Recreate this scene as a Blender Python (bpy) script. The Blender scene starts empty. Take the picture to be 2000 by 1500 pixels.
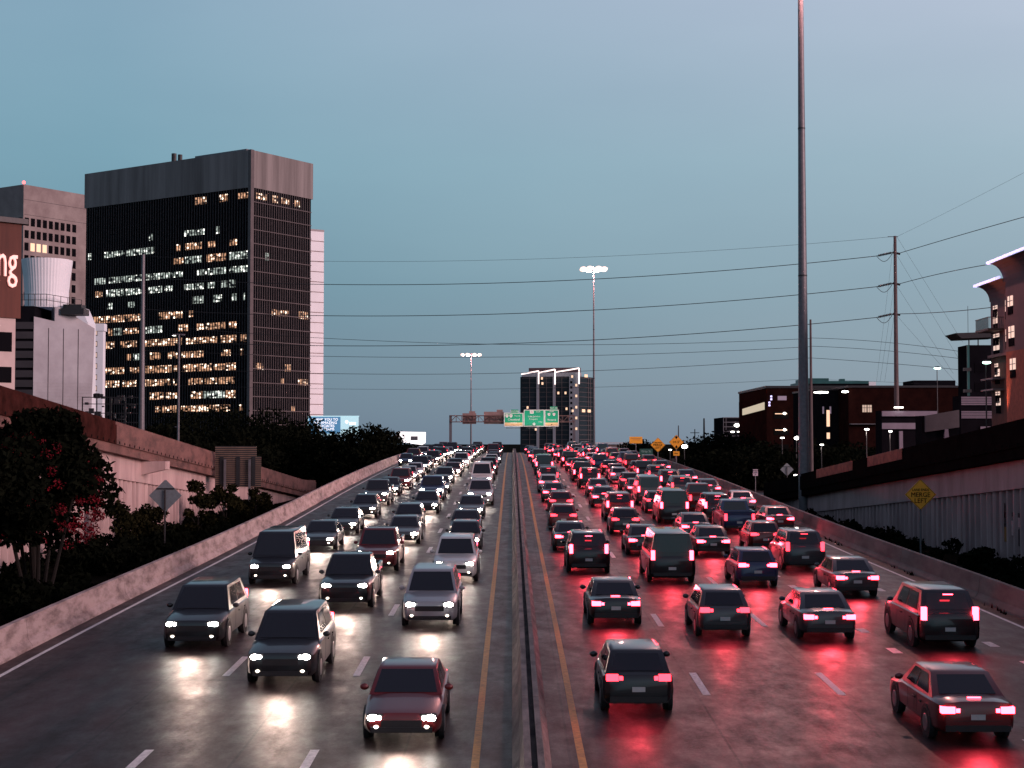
import bpy, bmesh, math, random
import numpy as np
from mathutils import Vector, Matrix
R = math.radians
PI = math.pi
S = bpy.context.scene
COL = S.collection
random.seed(7)
# ------------------------------------------------------------------ camera
CAMZ = 8.0
HAZE = 0
PITCH = math.atan(115/3000)
cd = bpy.data.cameras.new('camera'); cam = bpy.data.objects.new('camera', cd); COL.objects.link(cam)
cd.sensor_width = 36; cd.lens = 54; cd.clip_start = .1; cd.clip_end = 9000
cam.location = (0, 0, CAMZ); cam.rotation_euler = (PI/2+PITCH, 0, 0)
S.camera = cam
# ------------------------------------------------------------------ sky
W = bpy.data.worlds.new('World'); S.world = W; W.use_nodes = True
nt = W.node_tree; nt.nodes.clear()
def N(t, ty, **k):
    n = t.nodes.new(ty)
    for a, b in k.items(): setattr(n, a, b)
    return n
def ramp(t, fac, stops, interp='LINEAR'):
    r = N(t, 'ShaderNodeValToRGB'); r.color_ramp.interpolation = interp
    e = r.color_ramp.elements
    while len(e) > 1: e.remove(e[-1])
    e[0].position, e[0].color = stops[0][0], (*stops[0][1], 1)
    for p, c in stops[1:]:
        x = e.new(p); x.color = (*c, 1)
    t.links.new(fac, r.inputs[0]); return r
def srgb(r, g, b):
    f = lambda c: (c/255/12.92) if c/255 <= .04045 else ((c/255+.055)/1.055)**2.4
    return (f(r), f(g), f(b))
tc = N(nt, 'ShaderNodeTexCoord'); sp = N(nt, 'ShaderNodeSeparateXYZ'); nt.links.new(tc.outputs['Generated'], sp.inputs[0])
r1 = ramp(nt, sp.outputs[2], [(0, srgb(102, 122, 140)), (.03, srgb(106, 131, 148)), (.10, srgb(107, 145, 162)), (.18, srgb(120, 159, 177)), (.28, srgb(132, 164, 185)), (.6, srgb(110, 120, 145)), (1, srgb(80, 85, 110))])
r2 = ramp(nt, sp.outputs[2], [(0, srgb(130, 144, 160)), (.04, srgb(142, 158, 170)), (.10, srgb(146, 168, 181)), (.18, srgb(159, 182, 196)), (.28, srgb(182, 193, 212)), (.6, srgb(145, 145, 168)), (1, srgb(95, 92, 120))])
mr = N(nt, 'ShaderNodeMapRange'); mr.inputs[1].default_value = -.25; mr.inputs[2].default_value = .33
nt.links.new(sp.outputs[0], mr.inputs[0])
mx = N(nt, 'ShaderNodeMix', data_type='RGBA'); nt.links.new(mr.outputs[0], mx.inputs[0]); nt.links.new(r1.outputs[0], mx.inputs[6]); nt.links.new(r2.outputs[0], mx.inputs[7])
sky = N(nt, 'ShaderNodeTexSky', sky_type='NISHITA'); sky.sun_disc = False; sky.sun_elevation = R(2); sky.sun_rotation = R(100)
cn = N(nt, 'ShaderNodeTexNoise'); cn.inputs['Scale'].default_value = 3.2; cn.inputs['Detail'].default_value = 5; cm = N(nt, 'ShaderNodeMapping'); cm.inputs['Scale'].default_value = (1, 1, 3.5)
nt.links.new(tc.outputs['Generated'], cm.inputs[0]); nt.links.new(cm.outputs[0], cn.inputs[0])
cr_ = ramp(nt, cn.outputs[0], [(.3, (.955, .96, .97)), (.7, (1.045, 1.04, 1.03))])
mu = N(nt, 'ShaderNodeMix', data_type='RGBA', blend_type='MULTIPLY'); mu.inputs[0].default_value = 1; nt.links.new(mx.outputs[2], mu.inputs[6]); nt.links.new(cr_.outputs[0], mu.inputs[7])
ba = N(nt, 'ShaderNodeBackground'); ba.inputs[1].default_value = 1.03
bb = N(nt, 'ShaderNodeBackground'); bb.inputs[1].default_value = .006
ad = N(nt, 'ShaderNodeAddShader'); wo = N(nt, 'ShaderNodeOutputWorld')
nt.links.new(mu.outputs[2], ba.inputs[0]); nt.links.new(sky.outputs[0], bb.inputs[0])
nt.links.new(ba.outputs[0], ad.inputs[0]); nt.links.new(bb.outputs[0], ad.inputs[1]); nt.links.new(ad.outputs[0], wo.inputs[0])
# afterglow: one soft, low, pink sun from the right and slightly behind the camera
sd = bpy.data.lights.new('sun', 'SUN'); sun = bpy.data.objects.new('sun', sd); COL.objects.link(sun)
sd.energy = 3.1; sd.angle = R(22); sd.color = (1, .64, .62)
sun.rotation_euler = Vector((-.86, .47, -.21)).to_track_quat('-Z', 'Y').to_euler()
S.view_settings.view_transform = 'Standard'; S.view_settings.look = 'None'
S.view_settings.exposure = 0; S.view_settings.gamma = 1
try: S.cycles.use_light_tree = True
except Exception: pass

# ------------------------------------------------------------------ helpers
def P(X, Y, D):
    u = (X-1000)/3000; v = (750-Y)/3000
    d = Vector((u, math.cos(PITCH)-v*math.sin(PITCH), math.sin(PITCH)+v*math.cos(PITCH)))
    d *= D/d.y
    return Vector((d.x, d.y, d.z+CAMZ))
RP = [(-80, -7.7), (0, -7.25), (33, -6.80), (47, -6.40), (60, -6.10), (80, -5.68), (102, -5.1), (137, -4.05), (175, -3.1), (210, -2.45), (245, -2.08), (281, -1.92), (310, -1.97), (360, -2.5), (450, -4.2), (620, -6.2), (1000, -6.25)]
def rz(D):
    for i in range(len(RP)-1):
        if D <= RP[i+1][0] or i == len(RP)-2:
            x0, y0 = RP[i]; x1, y1 = RP[i+1]
            xm, ym = RP[max(i-1, 0)]; xp, yp = RP[min(i+2, len(RP)-1)]
            m0 = (y1-ym)/(x1-xm); m1 = (yp-y0)/(xp-x0)
            h = x1-x0; t = min(max((D-x0)/h, 0), 1)
            return CAMZ+(2*t**3-3*t*t+1)*y0+(t**3-2*t*t+t)*h*m0+(-2*t**3+3*t*t)*y1+(t**3-t*t)*h*m1
GZ = CAMZ-6.35
_m = {}
def mat(name, c, rough=.7, metal=0., var=.0, vs=1., c2=None, bump=0., bs=20., emit=None, es=0., spec=.5, stretch=(1, 1, 1), lo=.35, hi=.65, alpha=None):
    if name in _m: return _m[name]
    m = bpy.data.materials.new(name); m.use_nodes = True; t = m.node_tree
    b = t.nodes['Principled BSDF']; _m[name] = m
    b.inputs['Roughness'].default_value = rough; b.inputs['Metallic'].default_value = metal
    b.inputs['Specular IOR Level'].default_value = spec
    b.inputs['Base Color'].default_value = (*c, 1)
    if spec <= .15: b.inputs['IOR'].default_value = 1.04
    co = N(t, 'ShaderNodeTexCoord'); mp = N(t, 'ShaderNodeMapping'); mp.inputs['Scale'].default_value = stretch
    t.links.new(co.outputs['Object'], mp.inputs[0])
    if c2 is None: c2 = tuple(x*(1-var) for x in c)
    n = N(t, 'ShaderNodeTexNoise'); n.inputs['Scale'].default_value = vs; n.inputs['Detail'].default_value = 6; n.inputs['Roughness'].default_value = .65
    t.links.new(mp.outputs[0], n.inputs['Vector'])
    r = ramp(t, n.outputs[0], [(lo, c), (hi, c2)])
    t.links.new(r.outputs[0], b.inputs['Base Color'])
    if bump:
        n2 = N(t, 'ShaderNodeTexNoise'); n2.inputs['Scale'].default_value = bs; n2.inputs['Detail'].default_value = 4
        t.links.new(mp.outputs[0], n2.inputs['Vector'])
        bp = N(t, 'ShaderNodeBump'); bp.inputs['Strength'].default_value = bump; bp.inputs['Distance'].default_value = .02
        t.links.new(n2.outputs[0], bp.inputs['Height']); t.links.new(bp.outputs[0], b.inputs['Normal'])
    if emit:
        b.inputs['Emission Color'].default_value = (*emit, 1); b.inputs['Emission Strength'].default_value = es
    return m
class MB:
    def __init__(s): s.v = []; s.f = []
    def add(s, vs, fs):
        o = len(s.v); s.v += [tuple(v) for v in vs]; s.f += [tuple(i+o for i in f) for f in fs]; return s
    def box(s, x0, x1, y0, y1, z0, z1):
        return s.add([(x0,y0,z0),(x1,y0,z0),(x1,y1,z0),(x0,y1,z0),(x0,y0,z1),(x1,y0,z1),(x1,y1,z1),(x0,y1,z1)],
              [(0,3,2,1),(4,5,6,7),(0,1,5,4),(1,2,6,5),(2,3,7,6),(3,0,4,7)])
    def bar(s, a, b, r0, r1=None, n=10):
        a = Vector(a); b = Vector(b); r1 = r0 if r1 is None else r1
        d = (b-a).normalized(); u = d.orthogonal().normalized(); w = d.cross(u)
        vs = []
        for p, r in ((a, r0), (b, r1)):
            for i in range(n):
                t = 2*PI*i/n; vs.append(p+u*math.cos(t)*r+w*math.sin(t)*r)
        return s.add(vs, [(i, (i+1) % n, n+(i+1) % n, n+i) for i in range(n)]+[tuple(range(n-1, -1, -1)), tuple(range(n, 2*n))])
    def beam(s, a, b, w, h):           # rectangular bar between two points
        a = Vector(a); b = Vector(b); d = (b-a).normalized(); up = Vector((0, 0, 1)) if abs(d.z) < .9 else Vector((0, 1, 0))
        u = d.cross(up).normalized()*w/2; k = u.cross(d).normalized()*h/2
        vs = [a-u-k, a+u-k, a+u+k, a-u+k, b-u-k, b+u-k, b+u+k, b-u+k]
        return s.add(vs, [(0,1,2,3),(7,6,5,4),(0,4,5,1),(1,5,6,2),(2,6,7,3),(3,7,4,0)])
    def prism(s, poly, off):           # polygon (3d pts) extruded by off
        off = Vector(off); n = len(poly); a = [Vector(p) for p in poly]
        return s.add(a+[p+off for p in a], [tuple(range(n-1, -1, -1)), tuple(range(n, 2*n))]+[(i, (i+1) % n, n+(i+1) % n, n+i) for i in range(n)])
    def sweep(s, prof, ys, fx, fz, closed=True):   # profile (x,z) swept along y
        n = len(prof); o = len(s.v)
        for y in ys:
            for x, z in prof: s.v.append((fx(y)+x, y, fz(y)+z))
        for k in range(len(ys)-1):
            for i in range(n if closed else n-1):
                a = o+k*n+i; b = o+k*n+(i+1) % n; s.f.append((a, b, b+n, a+n))
        return s
    def ellipsoid(s, c, r, n=10, m=7):
        c = Vector(c); vs = []; fs = []
        for j in range(m+1):
            ph = PI*j/m
            for i in range(n):
                t = 2*PI*i/n; vs.append((c.x+r[0]*math.sin(ph)*math.cos(t), c.y+r[1]*math.sin(ph)*math.sin(t), c.z+r[2]*math.cos(ph)))
        for j in range(m):
            for i in range(n): fs.append((j*n+i, j*n+(i+1) % n, (j+1)*n+(i+1) % n, (j+1)*n+i))
        return s.add(vs, fs)
    def build(s, name, m, parent=None, smooth=False, bevel=0):
        me = bpy.data.meshes.new(name); me.from_pydata(s.v, [], s.f)
        bm = bmesh.new(); bm.from_mesh(me); bmesh.ops.recalc_face_normals(bm, faces=bm.faces)
        if bevel: bmesh.ops.bevel(bm, geom=list(bm.edges), offset=bevel, segments=2, profile=.6, affect='EDGES')
        bm.to_mesh(me); bm.free()
        for mm in (m if isinstance(m, (list, tuple)) else [m]): me.materials.append(mm)
        if smooth: me.shade_smooth()
        if smooth == 'auto':
            try: me.set_sharp_from_angle(angle=R(38))
            except Exception: pass
        o = bpy.data.objects.new(name, me); COL.objects.link(o)
        if parent: o.parent = parent
        return o
def tag(o, label=None, cat=None, group=None, kind=None):
    if label: o['label'] = label
    if cat: o['category'] = cat
    if group: o['group'] = group
    if kind: o['kind'] = kind
    return o
def thing(name, label, cat, loc=(0, 0, 0), rz_=0, group=None):
    o = bpy.data.objects.new(name, None); COL.objects.link(o); o.location = loc; o.rotation_euler = (0, 0, rz_)
    o.empty_display_size = .5
    return tag(o, label, cat, group)
def copy_tree(o, parent=None):
    c = o.copy(); COL.objects.link(c); c.parent = parent
    for ch in list(o.children): copy_tree(ch, c)
    return c
def text(name, s, size, m, parent, loc, rot=(PI/2, 0, 0), align='CENTER', depth=.01, sx=1.):
    cu = bpy.data.curves.new(name, 'FONT'); cu.body = s; cu.size = size; cu.align_x = align; cu.align_y = 'CENTER'; cu.extrude = depth
    cu.resolution_u = 2
    t = bpy.data.objects.new(name, cu); COL.objects.link(t)
    dg = bpy.context.evaluated_depsgraph_get(); me = bpy.data.meshes.new_from_object(t.evaluated_get(dg))
    bpy.data.objects.remove(t)
    o = bpy.data.objects.new(name, me); COL.objects.link(o); me.materials.clear(); me.materials.append(m)
    o.parent = parent; o.location = loc; o.rotation_euler = rot; o.scale = (sx, 1, 1)
    return o
def lamp(name, kind, parent, loc, energy, color, radius=.2, rot=None, size=None, blend=.5):
    l = bpy.data.lights.new(name, kind); l.energy = energy; l.color = color; l.shadow_soft_size = radius
    if kind == 'SPOT': l.spot_size = size; l.spot_blend = blend
    o = bpy.data.objects.new(name, l); COL.objects.link(o); o.parent = parent; o.location = loc
    if rot: o.rotation_euler = rot
    return o
# ------------------------------------------------------------------ materials
def road_mat():
    m = bpy.data.materials.new('road_concrete'); m.use_nodes = True; t = m.node_tree; b = t.nodes['Principled BSDF']
    co = N(t, 'ShaderNodeTexCoord'); L = t.links.new
    def noise(sc, scale, det=6, ro=.6):
        mp = N(t, 'ShaderNodeMapping'); mp.inputs['Scale'].default_value = sc; L(co.outputs['Object'], mp.inputs[0])
        n = N(t, 'ShaderNodeTexNoise'); n.inputs['Scale'].default_value = scale; n.inputs['Detail'].default_value = det; n.inputs['Roughness'].default_value = ro
        L(mp.outputs[0], n.inputs[0]); return n.outputs[0]
    a = ramp(t, noise((1, .07, 1), .9), [(.3, (.022, .012, .013)), (.7, (.072, .040, .041))])
    bl = ramp(t, noise((1, .35, 1), .35), [(.35, (.55, .55, .55)), (.7, (1.1, 1.1, 1.1))])
    f = ramp(t, noise((1, 1, 1), 14, 8, .7), [(.3, (.45, .45, .45)), (.7, (1.5, 1.5, 1.5))])
    def mul(x, y):
        k = N(t, 'ShaderNodeMix', data_type='RGBA', blend_type='MULTIPLY'); k.inputs[0].default_value = 1; L(x, k.inputs[6]); L(y, k.inputs[7]); return k.outputs[2]
    c = mul(mul(a.outputs[0], bl.outputs[0]), f.outputs[0])
    b.inputs['IOR'].default_value = 1.22
    # transverse joints every 7.5 m and dark sealed longitudinal seams
    sx = N(t, 'ShaderNodeSeparateXYZ'); L(co.outputs['Object'], sx.inputs[0])
    def joint(out, per, wid, off=0):
        q = N(t, 'ShaderNodeMath', operation='ADD'); L(out, q.inputs[0]); q.inputs[1].default_value = off
        p = N(t, 'ShaderNodeMath', operation='PINGPONG'); L(q.outputs[0], p.inputs[0]); p.inputs[1].default_value = per/2
        g = N(t, 'ShaderNodeMath', operation='GREATER_THAN'); L(p.outputs[0], g.inputs[0]); g.inputs[1].default_value = wid; return g.outputs[0]
    j = joint(sx.outputs[1], 15.2, .06, 3); k = joint(sx.outputs[0], 3.6, .03, 2.35)
    mn = N(t, 'ShaderNodeMath', operation='MINIMUM'); L(j, mn.inputs[0]); L(k, mn.inputs[1])
    mm = N(t, 'ShaderNodeMapRange'); L(mn.outputs[0], mm.inputs[0]); mm.inputs[3].default_value = .35
    cc = N(t, 'ShaderNodeCombineColor')
    for i in range(3): L(mm.outputs[0], cc.inputs[i])
    L(mul(c, cc.outputs[0]), b.inputs['Base Color'])
    rr = N(t, 'ShaderNodeMapRange'); L(noise((1, .45, 1), 1.6, 8, .7), rr.inputs[0]); rr.inputs[1].default_value = .3; rr.inputs[2].default_value = .7; rr.inputs[3].default_value = .34; rr.inputs[4].default_value = .60
    L(rr.outputs[0], b.inputs['Roughness'])
    bp = N(t, 'ShaderNodeBump'); bp.inputs['Strength'].default_value = .4; bp.inputs['Distance'].default_value = .012
    L(noise((.3, 5, 1), 5, 6, .7), bp.inputs['Height']); L(bp.outputs[0], b.inputs['Normal'])
    return m
M = dict(
 road=road_mat(),
 ground=mat('dark_grass_soil', (.010, .010, .008), .95, var=.5, vs=.6, bump=.6, bs=6, spec=.1),
 white_paint=mat('road_paint_white', (.85, .80, .78), .6, var=.45, vs=9),
 yellow_paint=mat('road_paint_yellow', (.62, .27, .04), .6, var=.45, vs=7),
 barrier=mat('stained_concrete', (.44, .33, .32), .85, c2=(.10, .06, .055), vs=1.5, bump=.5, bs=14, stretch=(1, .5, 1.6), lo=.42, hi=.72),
 barrier_dark=mat('shaded_concrete', (.20, .165, .155), .88, c2=(.09, .07, .065), vs=.9, bump=.5, bs=14, stretch=(1, .5, 1.6), lo=.35, hi=.7),  # right barrier: shade of its unlit side is put into the darker colour
 median=mat('median_concrete', (.22, .18, .17), .85, c2=(.05, .04, .04), vs=2.2, bump=.5, bs=16, stretch=(1, .35, 1.2), lo=.35, hi=.7),
 wallpanel=mat('painted_wall_panel', (.52, .38, .37), .8, c2=(.30, .20, .20), vs=.7, bump=.3, bs=9, stretch=(1, 1, .25), lo=.35, hi=.75),
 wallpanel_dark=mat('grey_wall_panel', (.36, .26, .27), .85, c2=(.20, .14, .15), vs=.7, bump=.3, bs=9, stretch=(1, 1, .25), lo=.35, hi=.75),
 parapet=mat('rusty_stained_parapet', (.17, .078, .068), .85, c2=(.04, .016, .014), vs=.8, bump=.4, bs=10, stretch=(1, .6, 1.5), lo=.4, hi=.7),
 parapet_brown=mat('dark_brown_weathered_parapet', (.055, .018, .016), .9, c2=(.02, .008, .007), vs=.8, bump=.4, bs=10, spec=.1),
 parapet_dark=mat('shadow_black_parapet', (.010, .007, .007), .9, c2=(.006, .004, .004), vs=.9, bump=.3, spec=.05),  # right ramp slab and parapet: their shadow is put into this near black
 galv=mat('galvanised_steel', (.15, .145, .165), .5, .3, var=.3, vs=3),
 wood=mat('weathered_pole', (.10, .075, .08), .8, var=.4, vs=4, stretch=(1, 1, .2)),
 darkmetal=mat('dark_metal', (.03, .03, .035), .5, .4, var=.3, vs=5),
 wire=mat('cable_black', (.012, .014, .016), .6, var=.1),
 signback=mat('aluminium_sign_back', (.20, .24, .27), .5, .3, var=.25, vs=6),
 orange=mat('warning_sign_orange', (.95, .42, .03), .5, var=.08, vs=8),
 green=mat('guide_sign_green', (.0, .33, .17), .5, var=.08, vs=2),
 dgreen=mat('dull_sign_green', (.01, .07, .055), .5, var=.1, vs=2),
 white=mat('sign_white', (.8, .78, .75), .5, var=.05, vs=6),
 cream=mat('sign_cream', (.75, .50, .25), .5, var=.05, vs=3),
 black=mat('sign_black', (.008, .008, .008), .7, var=.1, spec=.1),
 glass=mat('black_curtain_glass', (.006, .006, .008), .35, var=.3, vs=.1, spec=.12),
 fin=mat('dark_bronze_fin', (.035, .03, .036), .6, var=.3, vs=.4),
 fin2=mat('lighter_fin', (.10, .08, .085), .6, var=.3, vs=.4),
 crown=mat('ribbed_concrete', (.23, .205, .205), .85, c2=(.12, .105, .105), vs=.25, stretch=(1, 1, .06), bump=.3, bs=3),
 conc=mat('tower_concrete', (.27, .225, .22), .85, c2=(.18, .14, .14), vs=.12, bump=.2, bs=3),
 whiteclad=mat('white_cladding', (.72, .76, .82), .6, var=.08, vs=.2),
 greyclad=mat('grey_corrugated_cladding', (.35, .36, .40), .7, c2=(.25, .25, .28), vs=.2),
 brick=mat('dark_red_brick', (.07, .022, .016), .9, c2=(.04, .014, .012), vs=1.5, bump=.3, bs=12),
 brickred=mat('red_brick', (.22, .06, .04), .9, c2=(.12, .035, .025), vs=2.5, bump=.3, bs=12),
 brick2=mat('deep_brown_brick', (.020, .007, .006), .9, c2=(.010, .004, .004), vs=.5, bump=.3, bs=8, spec=.08),
 rust=mat('rust_brown_cladding', (.11, .032, .022), .8, c2=(.06, .016, .012), vs=.8, stretch=(1, 1, .1)),
 pink=mat('pale_pink_concrete', (.50, .40, .39), .85, var=.15, vs=.5),
 mauve=mat('mauve_stucco', (.10, .058, .07), .85, var=.2, vs=.4),
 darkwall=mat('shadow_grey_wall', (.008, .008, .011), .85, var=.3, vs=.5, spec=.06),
 teal=mat('teal_glass', (.02, .10, .10), .35, var=.3, vs=.3),
 bark=mat('tree_bark', (.012, .008, .007), .9, var=.5, vs=6, bump=.6, bs=15),
 leaf=mat('dark_leaf', (.0075, .009, .0055), .85, c2=(.003, .004, .003), vs=.8, spec=.05),
 leaf2=mat('olive_leaf', (.022, .020, .009), .8, c2=(.005, .007, .004), vs=.8, spec=.05),
 flower=mat('crimson_blossom', (.21, .005, .017), .7, c2=(.03, .002, .004), vs=.8, spec=.2),
 head=mat('headlight_lens', (1, 1, 1), emit=(1, .93, .84), es=90),
 tail=mat('taillight_lens', (.4, .0, .0), emit=(1, .035, .06), es=22),
 mastlamp=mat('mast_lamp_glass', (1, 1, 1), emit=(1, .60, .46), es=1.75),
 lampwhite=mat('street_lamp_glass', (1, 1, 1), emit=(1, .95, .84), es=10),
 lampgreen=mat('greenish_lamp_glass', (1, 1, 1), emit=(.62, 1, .82), es=6),
 warmwin=mat('warm_lit_window', (.3, .2, .1), emit=(1, .62, .42), es=1.2),
 neon=mat('blue_white_neon', (1, 1, 1), emit=(.50, .48, 1), es=1.3),
 strip=mat('pale_light_strip', (1, 1, 1), emit=(1, .80, .74), es=1.6),
 redbeacon=mat('red_beacon', (1, 0, 0), emit=(1, .12, .12), es=4),
 fog=mat('fog_lamp_lens', (1, 1, 1), emit=(1, .84, .66), es=6),
 tail2=mat('dim_taillight_lens', (.4, .0, .0), emit=(1, .03, .05), es=7),
 tyre=mat('tyre_rubber', (.012, .012, .013), .85, var=.2, vs=10),
 rim=mat('alloy_rim', (.30, .30, .32), .35, .8, var=.1, vs=10),
 carglass=mat('car_glass', (.012, .014, .018), .06, var=.1, spec=.7),
 plastic=mat('black_trim', (.018, .018, .02), .6, var=.2, vs=8),
 plate=mat('plate_blank', (.5, .5, .5), .5, var=.1, vs=9),
)
def lit_mat(name, warm, strength):
    m = bpy.data.materials.new(name); m.use_nodes = True; t = m.node_tree; b = t.nodes['Principled BSDF']; L = t.links.new
    b.inputs['Base Color'].default_value = (.01, .01, .01, 1)
    co = N(t, 'ShaderNodeTexCoord'); mp = N(t, 'ShaderNodeMapping'); mp.inputs['Scale'].default_value = (.42, .42, .8); L(co.outputs['Object'], mp.inputs[0])
    v = N(t, 'ShaderNodeTexVoronoi'); v.inputs['Scale'].default_value = 1.0; v.inputs['Randomness'].default_value = .9; L(mp.outputs[0], v.inputs[0])
    spot = ramp(t, v.outputs['Distance'], [(.20, (1, 1, 1)), (.38, (0, 0, 0))])
    n = N(t, 'ShaderNodeTexNoise'); n.inputs['Scale'].default_value = 1.1; n.inputs['Detail'].default_value = 3; L(mp.outputs[0], n.inputs[0])
    base = ramp(t, n.outputs[0], [(.40, (.0, .0, .0)), (.62, (1, 1, 1))])
    s1 = N(t, 'ShaderNodeMath', operation='MULTIPLY'); L(spot.outputs[0], s1.inputs[0]); s1.inputs[1].default_value = strength*2.6
    s2 = N(t, 'ShaderNodeMath', operation='MULTIPLY_ADD'); L(base.outputs[0], s2.inputs[0]); s2.inputs[1].default_value = strength*.8; L(s1.outputs[0], s2.inputs[2])
    cr = ramp(t, spot.outputs[0], [(0, (1, .52, .30) if warm else (.72, .82, .74)), (1, (1, .86, .70) if warm else (1, .98, .88))])
    L(cr.outputs[0], b.inputs['Emission Color']); L(s2.outputs[0], b.inputs['Emission Strength'])
    return m
M['litw'] = lit_mat('warm_office_interior', True, 1.2); M['litc'] = lit_mat('white_office_interior', False, 1.0)
M['board'] = mat('billboard_face_blue', (.05, .12, .2), emit=(.06, .20, .36), es=.9)
M['board2'] = mat('billboard_face_pale', (.4, .6, .65), emit=(.42, .72, .80), es=.7)
M['boardtext'] = mat('billboard_letters', (1, 1, 1), emit=(1, .98, 1), es=1.1)
M['boardwhite'] = mat('billboard_face_white', (1, 1, 1), emit=(1, .96, .95), es=1.1)
M['letters'] = mat('lit_channel_letters', (1, .7, .65), emit=(1, .40, .34), es=.75)

# ------------------------------------------------------------------ ground and highway
g = MB(); xs = [-4000, -900, -300, -120, -60, -21, 24, 60, 120, 300, 900, 4000]; ys = [-400, -60, 20, 60, 120, 200, 300, 450, 700, 1200, 2500, 7000]
vs = [(x, y, GZ-(2.2 if y <= 20 else .45 if y <= 60 else .25)) for y in ys for x in xs]; nx = len(xs)
g.add(vs, [(j*nx+i, j*nx+i+1, (j+1)*nx+i+1, (j+1)*nx+i) for j in range(len(ys)-1) for i in range(nx-1)])
tag(g.build('ground', M['ground']), kind='structure')
YS = [-80+i*5 for i in range(30)]+[70+i*6 for i in range(96)]
XL, XM, XR = -15.2, .42, 18.3
e = MB()
for side in (-1, 1):
    xo = XL-.3 if side < 0 else XR+.3
    prof = [(xo, -.02), (xo+side*1.2, -.1)]
    o = len(e.v)
    for y in YS:
        z = rz(y); gq_ = GZ-(2.25 if y <= 20 else .5 if y < 62 else .3); h = max(z-gq_, .05)
        e.v += [(xo-side*.6, y, z-.03), (xo+side*.8, y, z-.05), (xo+side*(1+h*1.6), y, gq_)]
    for k in range(len(YS)-1):
        for i in range(2):
            a = o+k*3+i; e.f.append((a, a+1, a+4, a+3))
tag(e.build('embankment', M['ground']), kind='structure')
r = MB(); o = 0
cols = [XL-.3, -11, -7, -3, XM, 4, 8, 12, 15, XR+.3]
for y in YS:
    for x in cols: r.v.append((x, y, rz(y)))
n = len(cols)
for k in range(len(YS)-1):
    for i in range(n-1): r.f.append((k*n+i, k*n+i+1, (k+1)*n+i+1, (k+1)*n+i))
road = tag(r.build('highway_road', M['road'], smooth=True), kind='structure')
def strip(mb, x, y0, y1, w, dz=.006):
    ys = [y0]; 
    while ys[-1] < y1-3: ys.append(ys[-1]+2.5)
    ys.append(y1); o = len(mb.v)
    for y in ys:
        mb.v += [(x-w/2, y, rz(y)+dz), (x+w/2, y, rz(y)+dz)]
    for k in range(len(ys)-1): a = o+2*k; mb.f.append((a, a+1, a+3, a+2))
for x in (-.78, 1.5):
    q = MB(); strip(q, x, -40, 330, .17); q.build('yellow_edge_line', M['yellow_paint'], road)
for x in (-4.35, -8.0, 5.1, 8.65):
    q = MB(); y = 28.3 if x > 0 else 31
    while y < 330:
        strip(q, x, y, y+3.2, .20); y += 12.2
    q.build('dashed_lane_line', M['white_paint'], road)
for x in (11.75, 15.1):
    q = MB(); y = 30
    while y < (150 if x < 12 else 84):
        strip(q, x, y, y+1.0, .3); y += 3.65+(.6 if x < 12 else 0)
    q.build('dotted_lane_line', M['white_paint'], road)
for x in (-14.3, 17.35):
    q = MB(); strip(q, x, 20, 330, .14); q.build('white_edge_line', M['white_paint'], road)
# pavement word and arrow
def on_road(o, D):
    sl = (rz(D+2)-rz(D-2))/4; o.rotation_euler = (math.atan(sl), 0, 0)
t = text('merge_word', 'MERGE', 2.2, M['white_paint'], road, (15.6, 77, rz(77)+.012), depth=.001, sx=.52); t.scale = (.46, 1.5, 1); on_road(t, 77)
q = MB(); D0 = 101
pts = [(16.3, D0-4), (16.5, D0-4), (15.9, D0+2.4), (16.5, D0+2.2), (15.1, D0+4.6), (14.9, D0+1), (15.45, D0+1.7)]
q.prism([(x, y, rz(y)+.008) for x, y in pts], (0, 0, .002)); q.build('merge_arrow', M['white_paint'], road)
# barriers
jersey = [(-.32, 0), (-.30, .10), (-.16, .30), (-.09, .95), (.09, .95), (.16, .30), (.30, .10), (.32, 0)]
bys = [-60+i*4 for i in range(95)]
def barrier(name, label, x, prof, m, y1=320, y0=-60):
    root = thing(name, label, 'barrier', (x, 0, 0))
    # cast in lengths with narrow open joints between
    y = y0; k = 0
    body = MB()
    while y < y1:
        L_ = 12; yy = [y+.02+i*(L_-.04)/4 for i in range(5)]
        b = MB(); b.sweep(prof, yy, lambda q: 0, lambda q: rz(q)-.01)
        n = len(prof); b.f.append(tuple(range(n))); b.f.append(tuple(range(len(b.v)-n, len(b.v))))
        b.build('barrier_segment', m, root); y += L_
    return root
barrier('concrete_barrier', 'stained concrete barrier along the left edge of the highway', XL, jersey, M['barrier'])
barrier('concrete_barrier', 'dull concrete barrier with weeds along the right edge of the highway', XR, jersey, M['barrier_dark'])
jm = [(-.42, 0), (-.40, .10), (-.27, .30), (-.19, .86), (-.05, .86), (-.05, .6), (.07, .6), (.07, .84), (.2, .84), (.27, .30), (.40, .10), (.42, 0)]
barrier('median_barrier', 'dark double concrete barrier in the middle of the highway', XM, jm, M['median'])
# weeds at the foot of the right barrier
w = MB(); rnd = random.Random(3)
for k in range(420):
    y = rnd.uniform(36, 200); 
    if math.sin(y*.9)+math.sin(y*.37+1) < .2: continue
    x = XR-.36-rnd.random()*.16; h = rnd.uniform(.05, .22); a = rnd.uniform(0, PI)
    dx, dy = math.cos(a)*.05, math.sin(a)*.05
    w.add([(x-dx, y-dy, rz(y)), (x+dx, y+dy, rz(y)), (x+dx+rnd.uniform(-.1, .1), y+dy+rnd.uniform(-.1, .1), rz(y)+h)], [(0, 1, 2)])
tag(w.build('weeds', M['leaf']), 'small dark weeds growing at the foot of the right barrier', 'weeds', kind='stuff')

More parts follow.
